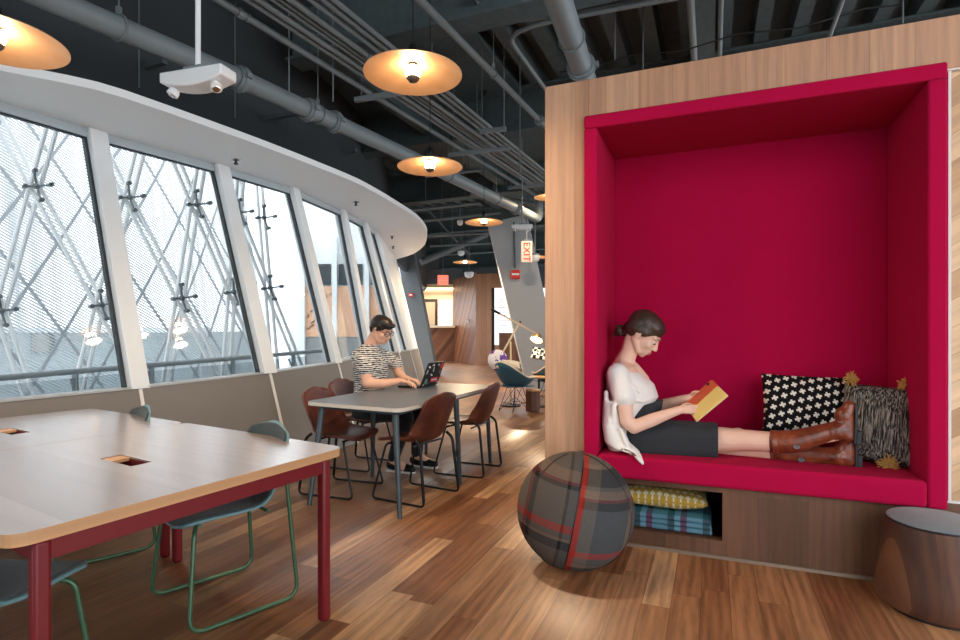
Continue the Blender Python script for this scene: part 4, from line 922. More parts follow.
# ================================================================ lounge group at the back
M['eames'] = paint('teal_blue_shell', (44, 92, 112), .4); M['rim'] = paint('cream_rim', (226, 218, 200), .5); M['yarn'] = paint('pale_oak_stool', (206, 160, 112), .5)
def armshell(label, loc, rz):
    t = thing('armchair', label, 'armchair', (0, 0, 0))
    def fn(u, v):    # u round the back from one arm tip to the other, v from the seat centre to the rim
        a = math.pi*(1.5+ (u-.5)*1.55); r = .10+.23*v
        back = max(0, -math.sin(a)); fr = 1-back
        h = .40+(v**2.2)*(.16+.24*back**1.5)
        return V((math.cos(a)*r*(1.0+.05*v), math.sin(a)*r*.95-.0*back, h))
    mb = MB(); mb.grid(fn, 28, 10)
    mb.grid(lambda u, v: V(((u-.5)*.46, .0+.27*v-.06, .405-.01*math.sin(v*3)+.02*abs(u-.5))), 8, 8); mb.ell((0, -.03, .405), (.2, .2, .012)); obj('shell', mb, M['eames'], t, solid=.012, off=0, sharp=80)
    mb = MB(); mb.tube([fn(i/28., 1.) for i in range(29)], .011, 8); obj('rim', mb, M['rim'], t)
    mb = MB(); C = [(.19, .17), (-.19, .17), (-.17, -.2), (.17, -.2)]; T_ = [(.09, .08), (-.09, .08), (-.09, -.08), (.09, -.08)]
    for i in range(4):
        mb.tube([(C[i][0], C[i][1], .004), (T_[i][0], T_[i][1], .39)], .0055, 6); mb.tube([(C[i][0], C[i][1], .004), (T_[(i+1) % 4][0]*.9, T_[(i+1) % 4][1]*.9, .39)], .004, 6); mb.tube([(C[i][0]*.8, C[i][1]*.8, .13), (C[(i+1) % 4][0]*.8, C[(i+1) % 4][1]*.8, .13)], .004, 6); mb.tube([(C[i][0], C[i][1], .004), (0, 0, .22)], .004, 6)
    obj('wire_base', mb, M['black'], t); t.location = loc; t.rotation_euler = (0, 0, rz); return t
c1p = PX(515, 9.0, 0); armshell('teal bucket armchair with wire legs and a purple patterned cushion, in full view', c1p, -.9)
c2p = PX(551, 9.9, 0); armshell('teal bucket armchair with a black and white checked pillow, half hidden by the oak wall', c2p, .5)
t = NT('purple_patch'); o, x, y, z = t.xyz(); n1 = t.noise(o, 9, 3, .6); M['purple'] = t.fin(t.ramp(n1, [(.46, (236, 232, 236)), (.52, (112, 72, 158))], True), .9)
pp = P(490, 358, 9.05); mb = MB(); mb.ell((0, 0, 0), (.175, .085, .18), seg=32, ring=20); o = obj('cushion', mb, M['purple']); o.location = pp+V((.13, .03, -.04)); o.rotation_euler = (-.2, 0, .4); tag(o, 'round looking white and purple patterned cushion on the back of the teal armchair', 'cushion')
cp_ = P(508, 365, 9.0); o = pillow('cushion', cp_, V((.2, .02, -.02)), V((.02, .14, .05)), V((0, -.3, 1)), .06, cloth('cream_cushion', (206, 196, 176)), None, seed=4); tag(o, 'cream seat cushion lying in the fully seen teal armchair', 'cushion')
t = NT('check_black_white'); o, x, y, z = t.xyz(); ck = t.n('ShaderNodeTexChecker'); t.l(o, ck.inputs[0]); ck.inputs['Scale'].default_value = 17.; ck.inputs[1].default_value = (.8, .8, .78, 1); ck.inputs[2].default_value = (.02, .02, .02, 1); M['check'] = t.fin(ck.outputs[0], .9)
cp_ = P(540, 354, 9.85); o = pillow('cushion', cp_, V((.15, -.02, -.03)), V((.03, .06, .10)), V((0, -.8, .5)), .06, M['check'], None, seed=6); tag(o, 'black and white checked cushion beside the edge of the oak wall', 'cushion')
# floor lamp on an angled arm
fp = PX(511, 9.6, 0); fp.z = 0; lj = P(512, 374, 9.6); flp = thing('floor_lamp', 'pale wooden arm floor lamp with a lit round head over the teal armchair', 'floor lamp', fp)
j1 = P(520, 322, 9.6); j0 = P(510.5, 344, 9.6); wood_ = paint('pale_lamp_arm', (222, 200, 166), .45)
mb = MB(); mb.lathe([(.17, 0), (.17, .02), (.03, .035), (.02, .05)], fp, 32); obj('base', mb, M['black'], flp)
pt_ = P(510.5, 341, 9.6); mb = MB(); mb.cyl((fp.x, fp.y, .04), pt_, .014, seg=10); obj('pole', mb, wood_, flp)
mb = MB(); mb.bar(P(499.5, 358, 9.55), j1, .02, .03); obj('lower_arm', mb, wood_, flp)
e0, e1_ = P(492, 309.5, 9.5), P(541, 336, 9.65); mb = MB(); mb.bar(e0.lerp(e1_, .13), e1_, .02, .028); obj('upper_arm', mb, wood_, flp)
mb = MB(); mb.cyl(e0-(e1_-e0)*.02, e0.lerp(e1_, .15), .022, seg=12); obj('counterweight', mb, M['black'], flp)
mb = MB(); mb.cyl(j1-V((0, .03, 0)), j1+V((0, .03, 0)), .02, seg=12); mb.cyl(pt_-V((0, .02, 0)), pt_+V((0, .02, 0)), .018, seg=12); obj('joint', mb, M['chrome'], flp)
hc = P(537, 338, 9.6); ax_ = V((-.35, -.45, -.85)).normalized(); mb = MB(); mb.lathe([(.02, -.09), (.05, -.08), (.085, -.03), (.115, .04), (.11, .04), (.08, -.025), (.02, -.06)], hc, 28, axis=ax_); hd = obj('lamp_shade', mb, paint('brass_shade', (190, 160, 110), .35, .6), flp)
mb = MB(); mb.lathe([(.095, .03), (.095, .038), (.002, .04)], hc, 24, axis=ax_); obj('lamp_disc', mb, glow('lamp_disc', (255, 232, 190), 9.), hd)
l = bpy.data.lights.new('floor_lamp_light', 'POINT'); l.energy = 5; l.color = (1, .8, .55); l.shadow_soft_size = .06; lo_ = bpy.data.objects.new('floor_lamp_light', l); COL.objects.link(lo_); lo_.location = hc+ax_*.09
for (px, D, r_, h_, lab) in ((533, 8.9, .12, .36, 'small wooden stump stool with a pale round top by the wire legs'), (539, 9.5, .17, .52, 'round pale side table just behind the stump stool')):
    q = PX(px, D, 0); s_ = thing('side_table', lab, 'side table', q)
    if h_ < .4:
        mb = MB(); mb.box(q+Z*(h_/2-.01), (.17, .17, h_-.03), Matrix.Rotation(.5, 3, 'Z')); obj('body', mb, M['log'], s_, bevel=.006)
    else:
        mb = MB(); mb.cyl(q, q+Z*h_, .02, seg=12); mb.lathe([(.13, 0), (.13, .012), (.02, .02)], q, 24); obj('stem', mb, M['black'], s_)
    mb = MB(); mb.lathe([(r_*.97, h_-.025), (r_, h_-.02), (r_, h_-.004), (r_*.98, h_)], q, 32); obj('top', mb, M['yarn'], s_)
# ================================================================ people
def skinmat(name, c):
    t = NT(name); o, x, y, z = t.xyz(); n1 = t.noise(o, 14, 3); cc = t.mix(n1, tuple(v*.92 for v in lin(c)[:3])+(1,), tuple(min(1, v*1.06) for v in lin(c)[:3])+(1,))
    t.b.inputs['Subsurface Weight'].default_value = .12; t.b.inputs['Subsurface Radius'].default_value = (.02, .008, .004); t.b.inputs['Subsurface Scale'].default_value = .5
    return t.fin(cc, .48, 0, spec=.35)
M['skin_w'] = skinmat('fair_skin', (232, 188, 166)); M['skin_m'] = skinmat('light_skin', (226, 176, 150))
def hairmat(name, c1, c2):
    t = NT(name); o, x, y, z = t.xyz(); w_ = t.noise(t.comb(t.m('MULTIPLY', x, 40.), t.m('MULTIPLY', y, 40.), t.m('MULTIPLY', z, 190.)), 1., 3, .6)
    t.bump(w_, .5, .003); return t.fin(t.ramp(w_, [(.3, c1), (.7, c2)]), .42)
M['hair_w'] = hairmat('dark_brown_hair', (34, 24, 20), (78, 56, 44)); M['hair_m'] = hairmat('black_hair', (16, 12, 12), (44, 32, 28))
def head(mb, C, f, u, k, male=False):
    r = f.cross(u); R = M3(f, r, u)
    L = lambda a, b, c=0.: C+f*(a*k)+u*(b*k)+r*(c*k)
    mb.ell(L(-.012, .022), (.095*k, .074*k, .088*k), R, 24, 16)              # cranium
    mb.ell(L(.036, -.030), (.058*k, .058*k, .070*k), R, 24, 16)              # mid face
    mb.ell(L(.042, -.070), (.048*k, .046*k, .040*k), R)                      # jaw
    mb.ell(L(.064, -.094), (.020*k, .022*k, .016*k), R)                      # chin
    for s in (-1, 1):
        mb.caps(L(-.005, -.045, s*.052), .022*k, L(.045, -.085, s*.028), .020*k)   # jaw line
        mb.ell(L(.060, -.030, s*.036), (.024*k, .022*k, .022*k), R)          # cheek
        mb.ell(L(.074, .022, s*.026), (.015*k, .026*k, .008*k), R)           # brow ridge
        mb.ell(L(-.004, -.014, s*.074), (.017*k, .007*k, .030*k), R)         # ear
        mb.ell(L(.003, .004, s*.078), (.012*k, .006*k, .014*k), R)
    mb.caps(L(.082, .010), .009*k, L(.103, -.026), .0105*k); mb.ell(L(.104, -.030), (.012*k, .013*k, .010*k), R)
    for s in (-1, 1): mb.ell(L(.094, -.034, s*.012), (.010*k, .008*k, .007*k), R)
    mb.ell(L(.086, -.060), (.013*k, .022*k, .007*k), R); mb.ell(L(.084, -.071), (.013*k, .019*k, .008*k), R)
    mb.ell(L(.074, -.052), (.018*k, .028*k, .014*k), R)
    return L, R, r
def hand(mb, wrist, fwd, nrm, side, k=1., curl=(.3, .5, .4), thumb_in=.5, spread=.08, arch=0.):
    """palm and five fingers; nrm points out of the back of the hand, side = +1 puts the thumb on fwd x nrm"""
    fwd = V(fwd).normalized(); nrm = V(nrm); nrm = (nrm-fwd*nrm.dot(fwd)).normalized(); t = fwd.cross(nrm)*side
    mb.caps(wrist-fwd*.01, .023*k, wrist+fwd*.03*k, .022*k)
    for j, o in enumerate((.026, .009, -.009, -.026)): mb.caps(wrist+fwd*.018*k+t*o*.6*k, .0135*k, wrist+fwd*.082*k+t*o*k, .0115*k)
    lens = (.042, .047, .044, .034)
    for j, o in enumerate((.030, .010, -.010, -.029)):
        p = wrist+fwd*.084*k+t*o*k; d = (fwd+t*(o*spread*40)*.1).normalized(); ax = d.cross(nrm).normalized()
        l = lens[j]*k; rad = (.0088, .0090, .0086, .0078)[j]*k
        for s_, (c, fr) in enumerate(zip(curl, (1., .62, .5))):
            d = Matrix.Rotation(-c*(1+.06*j), 3, ax)@d
            q = p+d*l*fr; mb.caps(p, rad*(1-.08*s_), q, rad*(.94-.1*s_), 12); p = q
    p = wrist+fwd*.022*k+t*.024*k; d = (fwd*.62+t*.72-nrm*thumb_in).normalized()
    q = p+d*.040*k; mb.caps(p, .0135*k, q, .0105*k, 12)
    d2 = (fwd*.85+t*.3-nrm*thumb_in).normalized(); q2 = q+d2*.030*k; mb.caps(q, .0103*k, q2, .0092*k, 12); q3 = q2+(d2-t*.25).normalized()*.024*k; mb.caps(q2, .0092*k, q3, .0078*k, 12)
# ---------------------------------------------------------------- the woman reading
wm_ = thing('person', 'woman in a white blouse and charcoal skirt reading with her legs stretched along the nook', 'person', WP(636, 455, .27))
f = (U*.76-Z*.66-N*.10).normalized(); r_ = f.cross(Z).normalized(); u = r_.cross(f).normalized()
HC = WP(644, 333, .26); k = 1.17
mb = MB(); L, R, r = head(mb, HC, f, u, k)
nb_ = WP(622, 372, .27)
mb.chain([(L(-.030, -.035), .062), (WP(629, 352, .27), .054), (WP(624, 363, .27), .062), (nb_, .07)]); mb.chain([(WP(625, 360, .27), .045), (WP(621, 368, .20), .034)]); mb.chain([(WP(625, 360, .27), .045), (WP(622, 367, .36), .036)])
def sec(px, py, d, hu, hn, tilt=0.): return (WP(px, py, d), (U*math.cos(tilt)+Z*math.sin(tilt))*hu, N*hn)
mb.loft([sec(622, 362, .27, .06, .09), sec(624, 369, .27, .085, .165, .25), sec(630, 386, .27, .105, .17, .2), sec(630, 400, .27, .10, .15), sec(626, 420, .27, .10, .14), sec(624, 440, .27, .11, .16)])
mb.chain([(WP(631, 370, .27), .06), (WP(641, 381, .27), .055)])                       # upper chest in the open neckline
for sd in (0,):
    mb.chain([(WP(619, 376, .11), .052), (WP(624, 400, .075), .049), (WP(627, 421, .065), .043), (WP(634, 427, .07), .041), (WP(652, 420, .10), .040), (WP(672, 412.5, .15), .029), (WP(679, 410, .165), .026)])
    mb.chain([(WP(628, 374, .43), .052), (WP(634, 400, .45), .047), (WP(642, 414, .45), .042), (WP(662, 405, .42), .038), (WP(684, 399, .36), .027), (WP(689, 398, .35), .025)])
bdir = (WP(712, 388, .2)-WP(684, 412, .2)).normalized()     # along the spine of the book
hand(mb, WP(679, 410, .165), (U*.94+Z*.10+N*.15), (Z*.55-N*.95-U*.25), -1, .86, (.35, .55, .45), .5)
hand(mb, WP(689, 398, .35), (U*.9+Z*.22-N*.1), (Z*.35+N*.9), 1, .82, (.5, .6, .5), .5)
# legs: bare from under the skirt to inside the boots, crossed at the ankle
mb.chain([(WP(640, 437, .20), .082), (WP(690, 439, .21), .082), (WP(722, 439.5, .21), .075), (WP(742, 440, .19), .062), (WP(760, 441, .175), .058), (WP(785, 442, .16), .052), (WP(815, 438, .15), .04), (WP(838, 434, .15), .035)])
mb.chain([(WP(642, 438, .35), .080), (WP(690, 443, .31), .078), (WP(722, 445, .29), .066), (WP(745, 449, .27), .052), (WP(775, 452.5, .25), .050), (WP(810, 455, .23), .040), (WP(838, 456, .21), .036)])
mb.ell(WP(738, 437, .21), (.05, .05, .055))
body = blob('body', mb, M['skin_w'], wm_, .0052, 3)
# blouse: bodice, sleeves and the loose tail hanging over the seat edge
mb = MB()
mb.loft([sec(618, 366, .27, .060, .150, .4), sec(620, 370, .27, .092, .188, .3), sec(630, 387, .27, .150, .195, .15), sec(634, 396, .27, .150, .185), sec(628, 408, .27, .132, .175), sec(621, 424, .26, .105, .185), sec(619, 438, .26, .088, .20), sec(620, 446, .25, .07, .19)], 36)
mb.chain([(WP(617.5, 374, .118), .068), (WP(624, 397, .080), .069)]); mb.chain([(WP(626, 373, .43), .062), (WP(633, 396, .45), .064)])
mb.ell(WP(640, 393, .20), (.075, .075, .08)); mb.ell(WP(642, 393, .34), (.075, .075, .08))
mb.loft([(WP(612, 400, .14), U*.055, N*.09), (WP(612, 425, .10), U*.060, N*.10), (WP(617, 442, .075), U*.075, N*.085), (WP(627, 450, .03), U*.070+Z*.0, N*.07), (WP(633, 453, -.03), U*.055-Z*.02, N*.045), (WP(638, 458, -.068), U*.035-Z*.02, N*.02), (WP(641.5, 464, -.075), U*.014-Z*.01, N*.010)], 24)
rg = random.Random(2)
for (x0, y0, x1, y1, d0, rr) in ((606, 392, 608, 430, .07, .014), (614, 405, 616, 440, .03, .015), (621, 430, 632, 455, .01, .013), (626, 380, 640, 392, .085, .010), (630, 398, 645, 402, .10, .011), (609, 420, 620, 450, .02, .013)): mb.chain([(WP(x0, y0, d0), rr), (WP((x0+x1)/2-1, (y0+y1)/2, d0-.004), rr*1.2), (WP(x1, y1, d0), rr*.8)])
M['blouse'] = cloth('white_blouse', (232, 226, 220), rough=.9, sc=220, bump=.15, var=.05)
bo = blob('blouse', mb, M['blouse'], wm_, .006, 7)
cut = MB(); a, b, c = WP(625, 355, .27), WP(672, 362, .27), WP(646, 393, .27)      # open V neckline
q = (c-a).normalized(); cut.prism([WP(629.5, 353, .27)-N*.075, WP(672, 350, .27)-N*.075, WP(672, 388, .27)-N*.075, WP(655, 390, .27)-N*.075], N*.15)
# skirt
mb = MB()
mb.loft([(WP(650, 402, .27), (U*.94+Z*.2)*.085, N*.14), (WP(645, 412, .27), (U*.94+Z*.1)*.105, N*.155), (WP(640, 428, .27), (U*.9-Z*.1)*.14, N*.185), (WP(640, 440, .27), U*.12, N*.19)], 30)
def th(px, py, hz, hn, d=.265): return (WP(px, py, d), Z*hz, N*hn)
mb.loft([th(634, 441, .085, .18), th(645, 439, .108, .195), th(665, 439, .112, .19), th(690, 440, .108, .175), th(712, 440.5, .102, .165), th(718, 441, .100, .162)], 44, p=3.2)
M['skirt'] = cloth('charcoal_skirt', (50, 52, 56), sc=380, var=.2, sheen=.05)
blob('skirt', mb, M['skirt'], wm_, .007, 2)
# boots
t = NT('chestnut_boot_leather'); o, x, y, z = t.xyz(); n1 = t.noise(o, 11, 5, .65); t.bump(t.noise(o, 55, 3), .35, .006); M['boot'] = t.fin(t.ramp(n1, [(.3, (74, 28, 16)), (.52, (124, 58, 34)), (.72, (158, 86, 54))]), .3, coat=(.2, .2))
M['sole'] = paint('boot_sole', (44, 44, 48), .6)
def boot(pts, heel, ball, toe, d, name='boot'):
    mb = MB(); mb.chain(pts)
    h, b, tt = WP(*heel), WP(*ball), WP(*toe)
    mb.chain([(pts[-1][0], pts[-1][1]), (h, .040)]); mb.chain([(pts[-1][0], pts[-1][1]*.95), (b, .040), (tt, .030)]); mb.chain([(h, .040), (b, .040)]); mb.ell(b-U*.01, (.045, .045, .05))
    for (x0, y0, x1, y1) in ((822, pts[2][2] if False else 0, 0, 0),): pass
    a = pts[-2][0]; e = pts[-1][0]; dd = (e-a).normalized()
    for q in (.1, .5, .85): mb.tube([a.lerp(e, q)+(V((0, 0, 1))*math.cos(w_)-N*math.sin(w_))*(pts[-2][1]*(1-q)+pts[-1][1]*q+.001)+dd*.012*math.sin(w_*3) for w_ in [i*.35 for i in range(10)]], .006, 8)
    o = blob(name, mb, M['boot'], wm_, .0055, 3)
    s = MB(); v = (tt-h).normalized(); n_ = N*.036; ou = (U-v*U.dot(v)).normalized()
    p0, p1 = h-v*.034+ou*.027, tt+v*.018+ou*.022
    pts_ = [p0-n_*.9, p0+n_*.9, p0.lerp(p1, .5)+n_*1.05, p0.lerp(p1, .75)+n_*1.15, p1+n_*.5, p1-n_*.5, p0.lerp(p1, .75)-n_*1.15, p0.lerp(p1, .5)-n_*1.05]
    s.prism(pts_, ou*.013); hb = [p0-n_*.95, p0+n_*.95, p0+v*.07+n_*.95, p0+v*.07-n_*.95]; s.prism([q+ou*.012 for q in hb], ou*.022)
    obj('sole', s, M['sole'], o, bevel=.003)
    top = pts[0][0]; ax = (pts[1][0]-pts[0][0]).normalized()
    s = MB(); s.lathe([(pts[0][1]*.9, .028), (pts[0][1]+.002, .022), (pts[0][1]+.004, .0), (pts[0][1]-.006, -.006)], top-ax*(pts[0][1]*.35), 28, axis=ax); obj('cuff', s, M['boot'], o)
    s = MB(); q = pts[1][0]-N*(pts[1][1]+.002)-Z*.02; s.tube([q+U*.014*math.cos(i)+Z*.011*math.sin(i) for i in [j*math.pi/5 for j in range(10)]], .003, 6, closed=True); s.bar(q-U*.018, q+U*.012, .003, .006); obj('buckle', s, M['steel'], o)
    return o
boot([(WP(777, 442, .16), .064), (WP(795, 441, .155), .063), (WP(815, 436, .15), .055), (WP(832, 431, .15), .049), (WP(841, 430, .15), .048)], (847, 436, .15), (846, 416, .15), (849, 406, .15), .24)
boot([(WP(775, 452, .25), .054), (WP(800, 454, .235), .056), (WP(820, 456, .22), .052), (WP(834, 456, .21), .050), (WP(841, 456, .21), .050)], (848, 460, .205), (847, 440, .205), (849, 428, .205), .13)
# hair
hb = MB()
hb.ell(L(-.020, .034), (.098*k, .082*k, .086*k), R, 28, 18); hb.ell(L(.006, .056), (.080*k, .072*k, .060*k), R, 28, 18)
for s in (-1, 1): hb.ell(L(-.048, .004, s*.046), (.048*k, .035*k, .058*k), R); hb.caps(L(.040, .064, s*.036), .028*k, L(-.040, .004, s*.062), .026*k)
hb.ell(L(-.080, -.030), (.034*k, .048*k, .046*k), R); hb.ell(WP(628, 334, .27), (.035, .045, .035))
for s in (-1, 1): hb.ell(L(-.008, .014, s*.068), (.046*k, .018*k, .030*k), R)
rg = random.Random(4); bc_ = WP(619.5, 330.5, .27)
hb.ell(bc_, (.030, .036, .030), R)
for i in range(10):
    a0 = rg.uniform(0, 6.28); hb.tube([bc_+(f*math.cos(a0+w_)+u*math.sin(a0+w_))*.030+r*rg.uniform(-.022, .022)+u*rg.uniform(-.006, .006) for w_ in [j*.4 for j in range(6)]], .008, 8)
for i in range(4): hb.tube([bc_, bc_-u*(.03+.006*i)-f*.008+r*.012*(i-1.5), bc_-u*(.058+.006*i)+f*.004+r*.016*(i-1.5)], [.007, .005, .0025], 6)
blob('hair', hb, M['hair_w'], wm_, .005, 2)
M['lip'] = paint('lip_colour', (176, 84, 82), .4); M['lash'] = paint('dark_lash', (36, 24, 22), .6); M['eyewhite'] = paint('eye_white', (226, 222, 216), .25)
def facebits(L, R, k, par, hairm, down=True, lipm=None):
    mb = MB(); mb.ell(L(.0925, -.0605), (.0085*k, .019*k, .0042*k), R); mb.ell(L(.0905, -.0705), (.0085*k, .0165*k, .0050*k), R); obj('lips', mb, lipm or M['lip'], par)
    for s in (-1, 1):
        mb = MB(); mb.ell(L(.0745, .001, s*.029), (.0125*k, .0150*k, .0095*k), R); e = obj('eye', mb, M['eyewhite'], par)
        mb = MB(); mb.ell(L(.0845, -.003, s*.030), (.004*k, .0062*k, .0062*k), R); obj('iris', mb, M['lash'], e)
        mb = MB(); mb.ell(L(.0745, .0055, s*.029), (.0142*k, .0165*k, .0085*k), R); obj('eyelid', mb, par['_skin'] if False else (M['skin_w'] if par is wm_ else M['skin_m']), e)
        mb = MB(); mb.tube([L(.0865, -.004, s*.018), L(.0905, -.004, s*.028), L(.0835, -.005, s*.043)], [.0012, .0022, .0012], 6); obj('lash', mb, M['lash'], e)
        mb = MB(); mb.tube([L(.0895, .022, s*.014), L(.0885, .028, s*.028), L(.0755, .026, s*.046)], [.003, .0035, .0015], 6); obj('eyebrow', mb, hairm, par)
facebits(L, R, k, wm_, M['hair_w'])
# the open book in her hands
bk = thing('open_book', 'open book with yellow and orange covers held in the reading woman\'s hands', 'book', WP(703, 401, .21))
sp0, sp1 = WP(690, 412.5, .225), WP(719, 386.5, .225); n0, n1_ = WP(697, 422, .12), WP(728.5, 396, .12); f0, f1_ = WP(683, 407, .345), WP(713, 380, .345)
def leaf(name, a, b, c, d, th_, m_, off=0.):
    n_ = (b-a).cross(d-a).normalized(); n_ = n_ if n_.dot(U) < 0 else -n_; mb = MB(); mb.prism([p+n_*off for p in (a, b, c, d)], n_*th_); return obj(name, mb, m_, bk, bevel=.0008)
leaf('near_cover', sp0, sp1, n1_, n0, .003, paint('pale_cover_edge', (238, 214, 176), .5)); leaf('far_cover', sp0, sp1, f1_, f0, .003, paint('orange_cover', (206, 88, 56), .5))
def ins(a, b, c, d, t_=.05): m_ = (a+b+c+d)/4; return [p.lerp(m_, t_) for p in (a, b, c, d)]
M['page'] = paint('yellow_page', (232, 204, 122), .8); leaf('page_block', *ins(sp0, sp1, n1_, n0, .03), .008, M['page'], .0032); 
PGO = paint('orange_page', (214, 100, 66), .7); leaf('page_block', *ins(sp0, sp1, f1_, f0), .008, PGO, .0032)
q = WP(711, 384.3, .31); mb = MB(); mb.ell(q-U*.016, (.010, .010, .010)); obj('cover_mark', mb, M['lash'], bk)
# ---------------------------------------------------------------- the man at the laptop
O = V((-1.02, 5.30, 0)); mn = thing('person', 'man in glasses and a striped tee typing on a laptop at the grey table', 'person', O)
B_ = lambda a, b, z: O+U*a+N*b+Z*z                      # forward, to the far side, up
fm = (U*.86-N*.14-Z*.40).normalized(); rm = fm.cross(Z).normalized(); um = rm.cross(fm).normalized(); km = 1.14
HM = P(381.5, 329.5, 5.27); mb = MB(); Lm, Rm, rr_ = head(mb, HM, fm, um, km)
mb.chain([(Lm(-.028, -.035), .062), (Lm(-.040, -.09), .060), (B_(-.02, 0, 1.14), .066), (B_(-.04, 0, 1.04), .08)])
mb.loft([(B_(-.04, 0, 1.11), U*.06, N*.08), (B_(-.04, 0, 1.07), U*.09, N*.17), (B_(-.03, 0, .95), U*.115, N*.19), (B_(-.03, 0, .80), U*.105, N*.165), (B_(-.04, 0, .62), U*.11, N*.165), (B_(-.04, 0, .52), U*.12, N*.175)])
hn_, hf_ = P(405.5, 380.5, 5.22), P(413, 377.5, 5.46)
mb.chain([(B_(-.03, -.19, .99), .062), (P(365.5, 371, 5.06), .056), (P(367, 383, 5.03), .048), (P(382, 384, 5.05), .044), (P(397, 381.5, 5.12), .031), (P(400, 381, 5.14), .029)])
mb.chain([(B_(-.03, .19, .99), .062), (P(397, 366, 5.50), .050), (P(399, 374, 5.48), .045), (P(404, 378, 5.44), .036), (P(408, 379, 5.43), .029)])
hand(mb, P(400, 381, 5.14), U*.95+N*.22-Z*.10, Z, -1, .98, (.25, .45, .35), .45); hand(mb, P(408, 379, 5.43), U*.95-N*.1-Z*.10, Z, 1, .98, (.25, .45, .35), .45)
mb.chain([(B_(-.03, -.10, .52), .09), (B_(.40, -.12, .53), .065), (B_(.42, -.12, .50), .06), (B_(.30, -.13, .10), .042), (B_(.42, -.14, .05), .038)])
mb.chain([(B_(-.03, .10, .52), .09), (B_(.40, .12, .53), .065), (B_(.42, .12, .50), .06), (B_(.40, .12, .10), .042), (B_(.52, .12, .05), .038)])
blob('body', mb, M['skin_m'], mn, .0055, 3)
t = NT('striped_jersey'); o, x, y, z = t.xyz(); nz = t.noise(t.comb(t.m('MULTIPLY', x, 9.), t.m('MULTIPLY', y, 9.), t.m('MULTIPLY', z, 26.)), 2.2, 3, .7)
ph = t.m('FRACT', t.m('MULTIPLY', t.m('ADD', z, t.m('MULTIPLY', nz, .035)), 54.)); M['stripe'] = t.fin(t.ramp(ph, [(0, (34, 36, 42)), (.42, (34, 36, 42)), (.5, (214, 212, 206)), (.94, (222, 220, 214)), (1, (34, 36, 42))]), .9, 0, spec=.15)
mb = MB()
mb.loft([(B_(-.03, 0, 1.150), U*.078, N*.075), (B_(-.035, 0, 1.115), U*.10, N*.14), (B_(-.035, 0, 1.07), U*.12, N*.20), (B_(-.03, 0, .99), U*.145, N*.215), (B_(-.02, 0, .85), U*.14, N*.20), (B_(-.03, 0, .70), U*.135, N*.19), (B_(-.04, 0, .56), U*.14, N*.195), (B_(-.04, 0, .50), U*.14, N*.195)], 36)
mb.chain([(B_(-.03, -.185, 1.04), .074), (P(365, 369, 5.06), .076)]); mb.chain([(B_(-.03, .185, 1.04), .074), (P(396, 364, 5.50), .068)])
for (a, b, c, d, e, g) in ((.08, -.18, .86, -.02, -.2, .74), (.10, -.1, .72, -.05, -.19, .66), (.09, -.16, .94, .12, -.05, .90)): mb.chain([(B_(a, b, c), .014), (B_(d, e, g), .012)])
blob('striped_tee', mb, M['stripe'], mn, .007, 2)
mb = MB()
mb.chain([(B_(-.04, -.09, .53), .12), (B_(.40, -.12, .535), .082), (B_(.43, -.12, .49), .076), (B_(.31, -.13, .13), .055)]); mb.chain([(B_(-.04, .09, .53), .12), (B_(.40, .12, .535), .082), (B_(.43, .12, .49), .076), (B_(.41, .12, .13), .055)])
blob('trousers', mb, cloth('black_trousers', (30, 32, 38), sc=300), mn, .009, 2)
for (a, b) in ((.30, -.13), (.40, .12)):
    mb = MB(); mb.chain([(B_(a-.02, b, .06), .045), (B_(a+.10, b, .046), .044), (B_(a+.20, b, .038), .034)]); sh = blob('shoe', mb, M['black'], mn, .008, 2)
    mb = MB(); mb.prism([B_(a-.06, b-.035, 0), B_(a-.06, b+.035, 0), B_(a+.2, b+.042, 0), B_(a+.235, b, 0), B_(a+.2, b-.042, 0)], Z*.018); obj('sole', mb, M['joint'], sh, bevel=.004)
hb = MB()
hb.ell(Lm(-.018, .036), (.100*km, .082*km, .082*km), Rm, 28, 18); hb.ell(Lm(.020, .066), (.078*km, .068*km, .050*km), Rm, 28, 18); hb.ell(Lm(-.055, -.005), (.052*km, .068*km, .062*km), Rm); hb.ell(Lm(.070, .072), (.042*km, .055*km, .026*km), Rm)
rg = random.Random(9)
for i in range(34):
    s = rg.uniform(-.055, .055); a = rg.uniform(-.06, .085); hb.caps(Lm(a, .098-abs(a)*.25, s), .012, Lm(a+.025, .100-abs(a+.03)*.3, s+rg.uniform(-.01, .01)), .006, 8)
for s in (-1, 1): hb.caps(Lm(.018, .045, s*.070), .014, Lm(.014, -.002, s*.073), .008)
blob('hair', hb, M['hair_m'], mn, .0055, 1)
facebits(Lm, Rm, km, mn, M['hair_m'], lipm=paint('pale_lip', (190, 120, 108), .5))
mb = MB()
for s in (-1, 1):
    pts = [Lm(.104-.010*abs(math.cos(a)) if False else .103-.012*(.5+.5*math.cos(a)), .002+.019*math.sin(a), s*(.031+.024*math.cos(a))) for a in [i*math.pi/9 for i in range(18)]]
    mb.tube(pts, .0032, 6, closed=True); mb.tube([Lm(.092, .008, s*.056), Lm(.05, .010, s*.078), Lm(.0, .006, s*.083), Lm(-.016, -.012, s*.080)], .003, 6)
mb.tube([Lm(.103, .006, -.008), Lm(.106, .009, 0), Lm(.103, .006, .008)], .003, 6)
obj('glasses', mb, M['black'], mn)
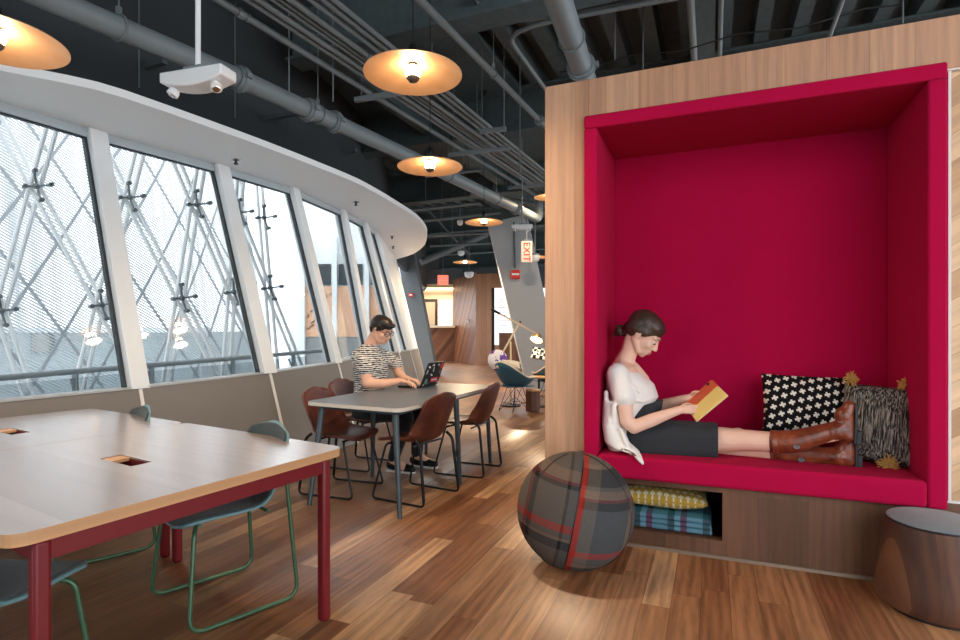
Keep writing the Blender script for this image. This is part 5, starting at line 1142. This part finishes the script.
# laptop
lp0 = V((-.50, 5.345, .743)); lt = thing('laptop', 'open black laptop with a sticker covered lid on the grey table', 'laptop', lp0)
mb = MB(); hw = .17; q = [lp0-N*hw, lp0+N*hw, lp0+N*hw-U*.235, lp0-N*hw-U*.235]; mb.prism([p+Z*.001 for p in q], Z*.017); lb = obj('base', mb, M['black'], lt, bevel=.004)
mb = MB()
for i in range(5):
    for j in range(12): c = lp0-U*(.05+.022*i)+N*(-.135+.0245*j)+Z*.0195; mb.box(c, (.019, .018, .003), M3(U, N, Z))
obj('keyboard', mb, M['pipedark'], lb)
ld = (Z*.93+U*.36).normalized(); ln = N.cross(ld).normalized(); ln = ln if ln.dot(U) > 0 else -ln
h0 = lp0+Z*.014+U*.004; mb = MB(); mb.prism([h0-N*hw, h0+N*hw, h0+N*hw+ld*.245, h0-N*hw+ld*.245], ln*.008); lid = obj('lid', mb, M['black'], lt, bevel=.002)
mb = MB(); mb.prism([h0-N*(hw-.012)-ln*.0015+ld*.012, h0+N*(hw-.012)-ln*.0015+ld*.012, h0+N*(hw-.012)+ld*.232-ln*.0015, h0-N*(hw-.012)+ld*.232-ln*.0015], ln*.001); obj('screen', mb, glow('screen_glow', (150, 170, 190), .5), lid)
stk = [(-.12, .20, .05, .022, (210, 214, 214)), (-.135, .15, .03, .05, (176, 190, 196)), (-.05, .215, .05, .02, (196, 202, 210)), (-.02, .17, .028, .06, (150, 180, 176)), (.06, .215, .06, .022, (120, 160, 180)), (.13, .20, .05, .06, (206, 60, 36)), (.13, .14, .03, .04, (110, 130, 160)), (-.03, .115, .06, .02, (196, 196, 200)), (.06, .06, .15, .05, (196, 34, 42)), (.06, .06, .11, .014, (232, 214, 214)), (-.10, .05, .05, .06, (120, 150, 130)), (-.13, .02, .03, .022, (190, 180, 176)), (.145, .03, .03, .02, (200, 196, 190)), (-.06, .03, .04, .022, (90, 110, 150))]
for i, (a, b, w_, h_, c) in enumerate(stk):
    p = h0+N*a+ld*b+ln*(.0085+(.0006 if i == 9 else 0)); mb = MB(); rot = .0 if i in (8, 9) else ((i*37) % 7-3)*.12; x_ = N*math.cos(rot)+ld*math.sin(rot); y_ = ld*math.cos(rot)-N*math.sin(rot)
    if i in (8, 9, 5): pts = [p-x_*w_/2-y_*h_/2, p+x_*w_/2-y_*h_/2, p+x_*w_/2+y_*h_/2, p-x_*w_/2+y_*h_/2]
    else: pts = [p+x_*w_/2*math.cos(e)+y_*h_/2*math.sin(e) for e in [j*math.pi/6 for j in range(12)]]
    mb.prism(pts, ln*.0006); obj('sticker', mb, paint('sticker', c, .4, var=.02), lid)
WORLD = 2.7; EXPO = 0.45
# ================================================================ world, lights, camera
w = bpy.data.worlds.new('World'); scn.world = w; w.use_nodes = True
nt = w.node_tree; bg = nt.nodes['Background']
bg.inputs[0].default_value = (.91, .96, 1., 1); bg.inputs[1].default_value = WORLD
cam = bpy.data.cameras.new('camera'); co = bpy.data.objects.new('camera', cam); COL.objects.link(co)
cam.sensor_width = 36; cam.lens = 36*F/960.; cam.shift_y = 13./960.; cam.clip_end = 200; cam.clip_start = .05
co.location = (0, 0, EYE); co.rotation_euler = (math.pi/2, 0, 0); scn.camera = co
vs = scn.view_settings; vs.view_transform = 'Standard'; vs.look = 'None'; vs.gamma = 1; vs.use_curve_mapping = False; vs.exposure = EXPO
